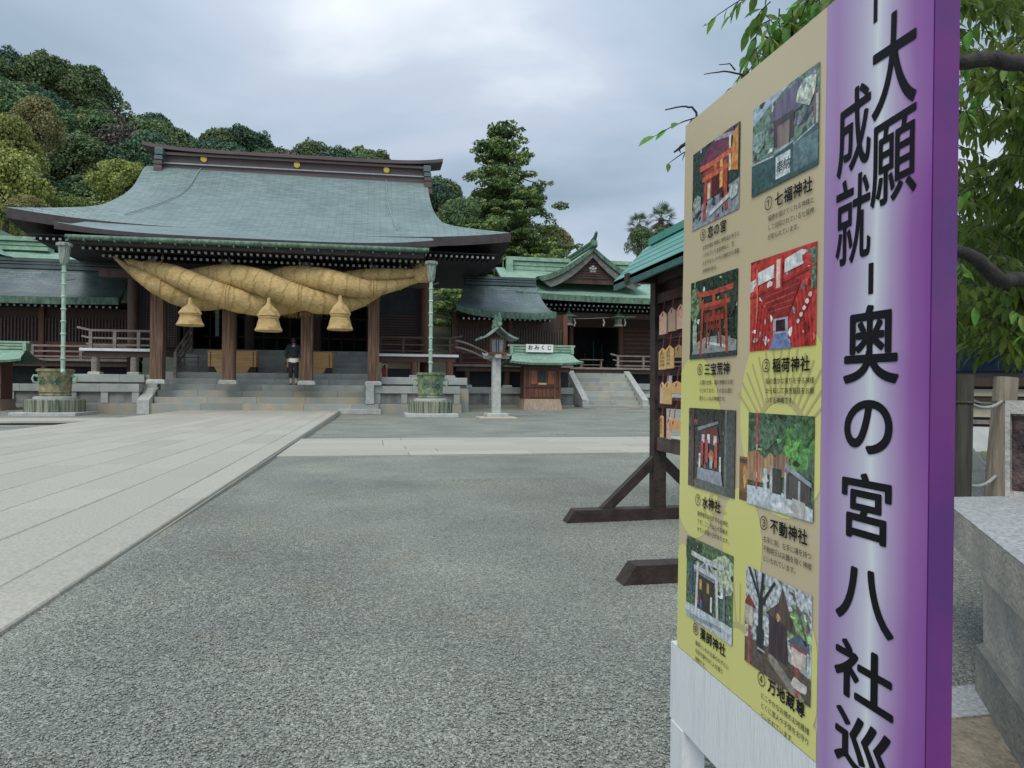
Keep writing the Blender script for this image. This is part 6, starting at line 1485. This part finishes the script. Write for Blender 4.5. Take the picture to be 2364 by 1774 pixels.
# ------------------------------------------------------------------ cherry tree over the notice board
ct=thing('cherry_tree','broad leaved cherry tree hanging over the right side of the court','tree',(7.0,5.2,-.1))
barkd=mat('dark_cherry_bark',(.018,.016,.018),(.05,.043,.04),scale=9,rough=.85,bump=.6,stretch=(3,3,1))
b=MB(); b.tube([(7.0,5.2,-.2),(6.8,5.1,.9),(6.3,4.9,1.9),(5.6,4.7,2.6)],[.24,.2,.17,.12],12); b.build('trunk',barkd,ct,smooth=50)
def px3(x,y,Y): return at(x,y,Y=Y)
limbs=[([px3(2500,220,3.3),px3(2364,142,3.1),px3(2290,134,3.05),px3(2200,146,3.05),px3(2080,120,3.2),px3(2080,120,3.9)],[.09,.044,.040,.038,.036,.04]),
 ([px3(2560,680,3.9),px3(2364,645,3.5),px3(2300,650,3.4),px3(2255,600,3.35),px3(2180,572,3.3)],[.09,.045,.042,.038,.03]),
 ([px3(2364,330,4.4),px3(2330,260,4.3),px3(2310,190,4.2),px3(2300,140,4.15)],[.03,.03,.028,.025]),
 ([px3(2318,150,4.15),px3(2322,240,4.2),px3(2335,330,4.2)],[.016,.012,.006]),
 ([px3(2080,120,3.9),px3(2000,60,3.8),px3(1960,55,3.7),px3(1900,95,3.6),px3(1840,100,3.5),px3(1832,170,3.4)],[.04,.036,.033,.03,.024,.01]),
 ([px3(1960,55,3.7),px3(1900,20,3.6),px3(1850,-20,3.5)],[.02,.012,.006]),
 ([px3(1845,105,3.5),px3(1790,95,3.45),px3(1745,75,3.4)],[.01,.006,.003]),
 ([px3(1738,190,3.3),px3(1712,172,3.25),px3(1672,165,3.2),px3(1625,172,3.2)],[.006,.005,.004,.002]),
 ([px3(1697,162,3.25),px3(1685,148,3.2),px3(1660,150,3.2)],[.004,.003,.002]),
 ([px3(1610,285,3.2),px3(1608,262,3.2),px3(1598,248,3.2),px3(1575,246,3.2),px3(1536,254,3.15)],[.006,.006,.005,.004,.003]),
 ([px3(1640,290,3.2),px3(1600,290,3.2),px3(1594,310,3.2)],[.006,.005,.004]),
 ([px3(1595,325,3.2),px3(1575,337,3.2),px3(1556,352,3.2)],[.010,.008,.004]),
 ([px3(1573,338,3.2),px3(1568,345,3.2),px3(1571,354,3.2)],[.005,.004,.002]),
 ([px3(1670,243,3.2),px3(1645,250,3.2),px3(1630,280,3.2)],[.005,.004,.003])]
for pts,rad in limbs:
    P2=[];R2=[]
    for i in range(len(pts)-1):
        for q in (0,.34,.67): P2.append(pts[i].lerp(pts[i+1],q)+Vector((g.uniform(-1,1),g.uniform(-1,1),g.uniform(-1,1)))*rad[i]*.35); R2.append(rad[i]+(rad[i+1]-rad[i])*q)
    P2.append(pts[-1]);R2.append(rad[-1]); b=MB(); b.tube(P2,R2,8); b.build('branch',barkd,ct,smooth=60)
# leaf: pointed oval, folded along the midrib and drooping
def leaf_geo(Lf,Wf):
    xs_=[0,.22,.5,.78,1.0]; wz=[.03,.40,.5,.30,.0]; V=[];F=[]
    for x_,w__ in zip(xs_,wz):
        z_=-.16*x_*x_*Lf; V+= [(x_*Lf,-w__*Wf,z_+w__*Wf*.35),(x_*Lf,0,z_),(x_*Lf,w__*Wf,z_+w__*Wf*.35)]
    for i in range(4):
        a=i*3; F+=[(a,a+3,a+4,a+1),(a+1,a+4,a+5,a+2)]
    return np.array(V,np.float32),F
cherry=leafmat('cherry_leaf',(.045,.14,.035),(.36,.55,.11),(.13,.29,.06),trans=.6,scale=2.2,rnd=.45,rough=.35,hue=.03)
lv,lf=leaf_geo(.100,.036)
lme=bpy.data.meshes.new('leaf'); lme.from_pydata([tuple(v) for v in lv],[],lf); lme.materials.append(cherry); lme.shade_smooth()
LEAVES=[];tw=MB()
def twig(p,n,ln_,down=.6,sc_=1.0):
    a=g.uniform(0,6.28); d_=Vector((math.cos(a),math.sin(a),-g.uniform(.0,down))).normalized(); pts=[p]
    for i in range(3): d_=(d_+Vector((g.uniform(-.3,.3),g.uniform(-.3,.3),-.12))).normalized(); pts.append(pts[-1]+d_*ln_/3)
    tw.tube(pts,[.0035,.003,.0022,.0015],4,cap=False)
    for i in range(n):
        q=.15+.85*i/max(1,n-1); k=min(int(q*3),2); pp=pts[k].lerp(pts[k+1],q*3-k)
        aa=a+(1 if i%2 else -1)*g.uniform(.5,1.3)+g.uniform(-.3,.3); pit=g.uniform(.35,1.4)
        M=Matrix.Translation(pp)@Matrix.Rotation(aa,4,'Z')@Matrix.Rotation(pit,4,'Y')@Matrix.Rotation(g.uniform(-.7,.7),4,'X')@Matrix.Scale(g.uniform(.7,1.25)*sc_,4)
        LEAVES.append(M)
def fill(x0,x1,y0,y1,Y0,Y1,n,keep=lambda x,y:True,nl=(5,9),sc_=1.0,down=.6):
    k=0
    while k<n:
        x=g.uniform(x0,x1); y=g.uniform(y0,y1)
        if not keep(x,y): continue
        twig(px3(x,y,g.uniform(Y0,Y1)),g.randint(*nl),g.uniform(.14,.26),sc_=sc_,down=down); k+=1
holes=[(2262,335,44),(2300,84,26),(2340,240,30),(2262,490,32),(2318,500,26),(2335,320,30),(2350,420,26),(2235,410,24),(2240,230,26),(2232,50,22),(2350,60,24),(2345,560,20)]
def kp(x,y):
    for hx,hy,hr in holes:
        if (x-hx)**2+(y+15-hy)**2<hr*hr*1.7: return False
    return True
fill(2190,2520,-60,260,3.3,4.9,330,kp)
fill(2190,2520,230,470,3.5,5.4,360,kp)
fill(2190,2560,440,840,3.7,6.4,820,lambda x,y:kp(x,y) and y<765+30*math.sin(x*.06))
fill(2270,2560,640,815,3.6,4.4,90)
fill(2190,2560,-80,700,5.2,7.0,420,kp,nl=(6,10),sc_=.85)
# spray over the top of the board
def top_edge(x): return 315-(x-1592)*.80
fill(1745,1830,-30,40,3.3,3.5,5,nl=(5,7)); fill(1750,1860,30,75,3.3,3.5,11,nl=(5,7),down=1.3); fill(1745,1860,100,150,3.25,3.45,11,nl=(5,7),down=1.2); fill(1790,1900,-10,30,3.3,3.6,8)
fill(1830,1960,-20,110,3.3,3.7,26,nl=(5,8)); fill(1850,1930,110,180,3.3,3.5,5); fill(1610,1650,262,285,3.15,3.25,1,nl=(4,5)); fill(1720,1745,-15,-5,3.3,3.4,2,nl=(3,4)); fill(1960,2200,-90,40,3.5,4.0,30)
fill(1588,1596,330,345,3.18,3.22,1,nl=(2,3),sc_=.6)
tw.build('twigs',barkd,ct,kind='stuff')
campos=Vector((0,0,CAMH))
def vis(M):
    p=M.translation-campos; z=p.dot(_f)
    if z<.1: return False
    u=p.dot(_R)/z*1640+1182; v=887-p.dot(_U)/z*1640
    return -0<u<2364 and 0<v<1774 and (u>2215 or v<top_edge(u)-10)
LV=[M for M in LEAVES if vis(M)]; LV.sort(key=lambda M:(M.translation-campos).length); near=LV[:300]; ids=set(id(M) for M in near); rest=[M for M in LEAVES if id(M) not in ids]
off=OFF[ct.name]
for M in near:
    o=bpy.data.objects.new('leaf',lme); COL.objects.link(o); o.parent=ct; o.matrix_local=Matrix.Translation(-off)@M
V=np.concatenate([(np.array(M)[:3,:3]@lv.T).T+np.array(M)[:3,3]-np.array(off) for M in rest]); F=(np.array(lf)[None]+len(lv)*np.arange(len(rest))[:,None,None]).reshape(-1,4)
soup('foliage',V,F,cherry,ct,kind='stuff',smooth=True)
# far green mass seen through the cherry tree
for i,(px__,py__,Y,wp_) in enumerate(((2250,520,20,360),(2400,480,24,420),(2120,600,26,300),(2330,640,17,260))):
    spot('mid' if i%2 else 'dark',px__,py__,Y,wp_,('dark tree directly behind the cherry foliage','mid green tree behind the cherry foliage at the frame edge','dark tree hidden mostly by the notice board','low green tree behind the office roof')[i],.8)
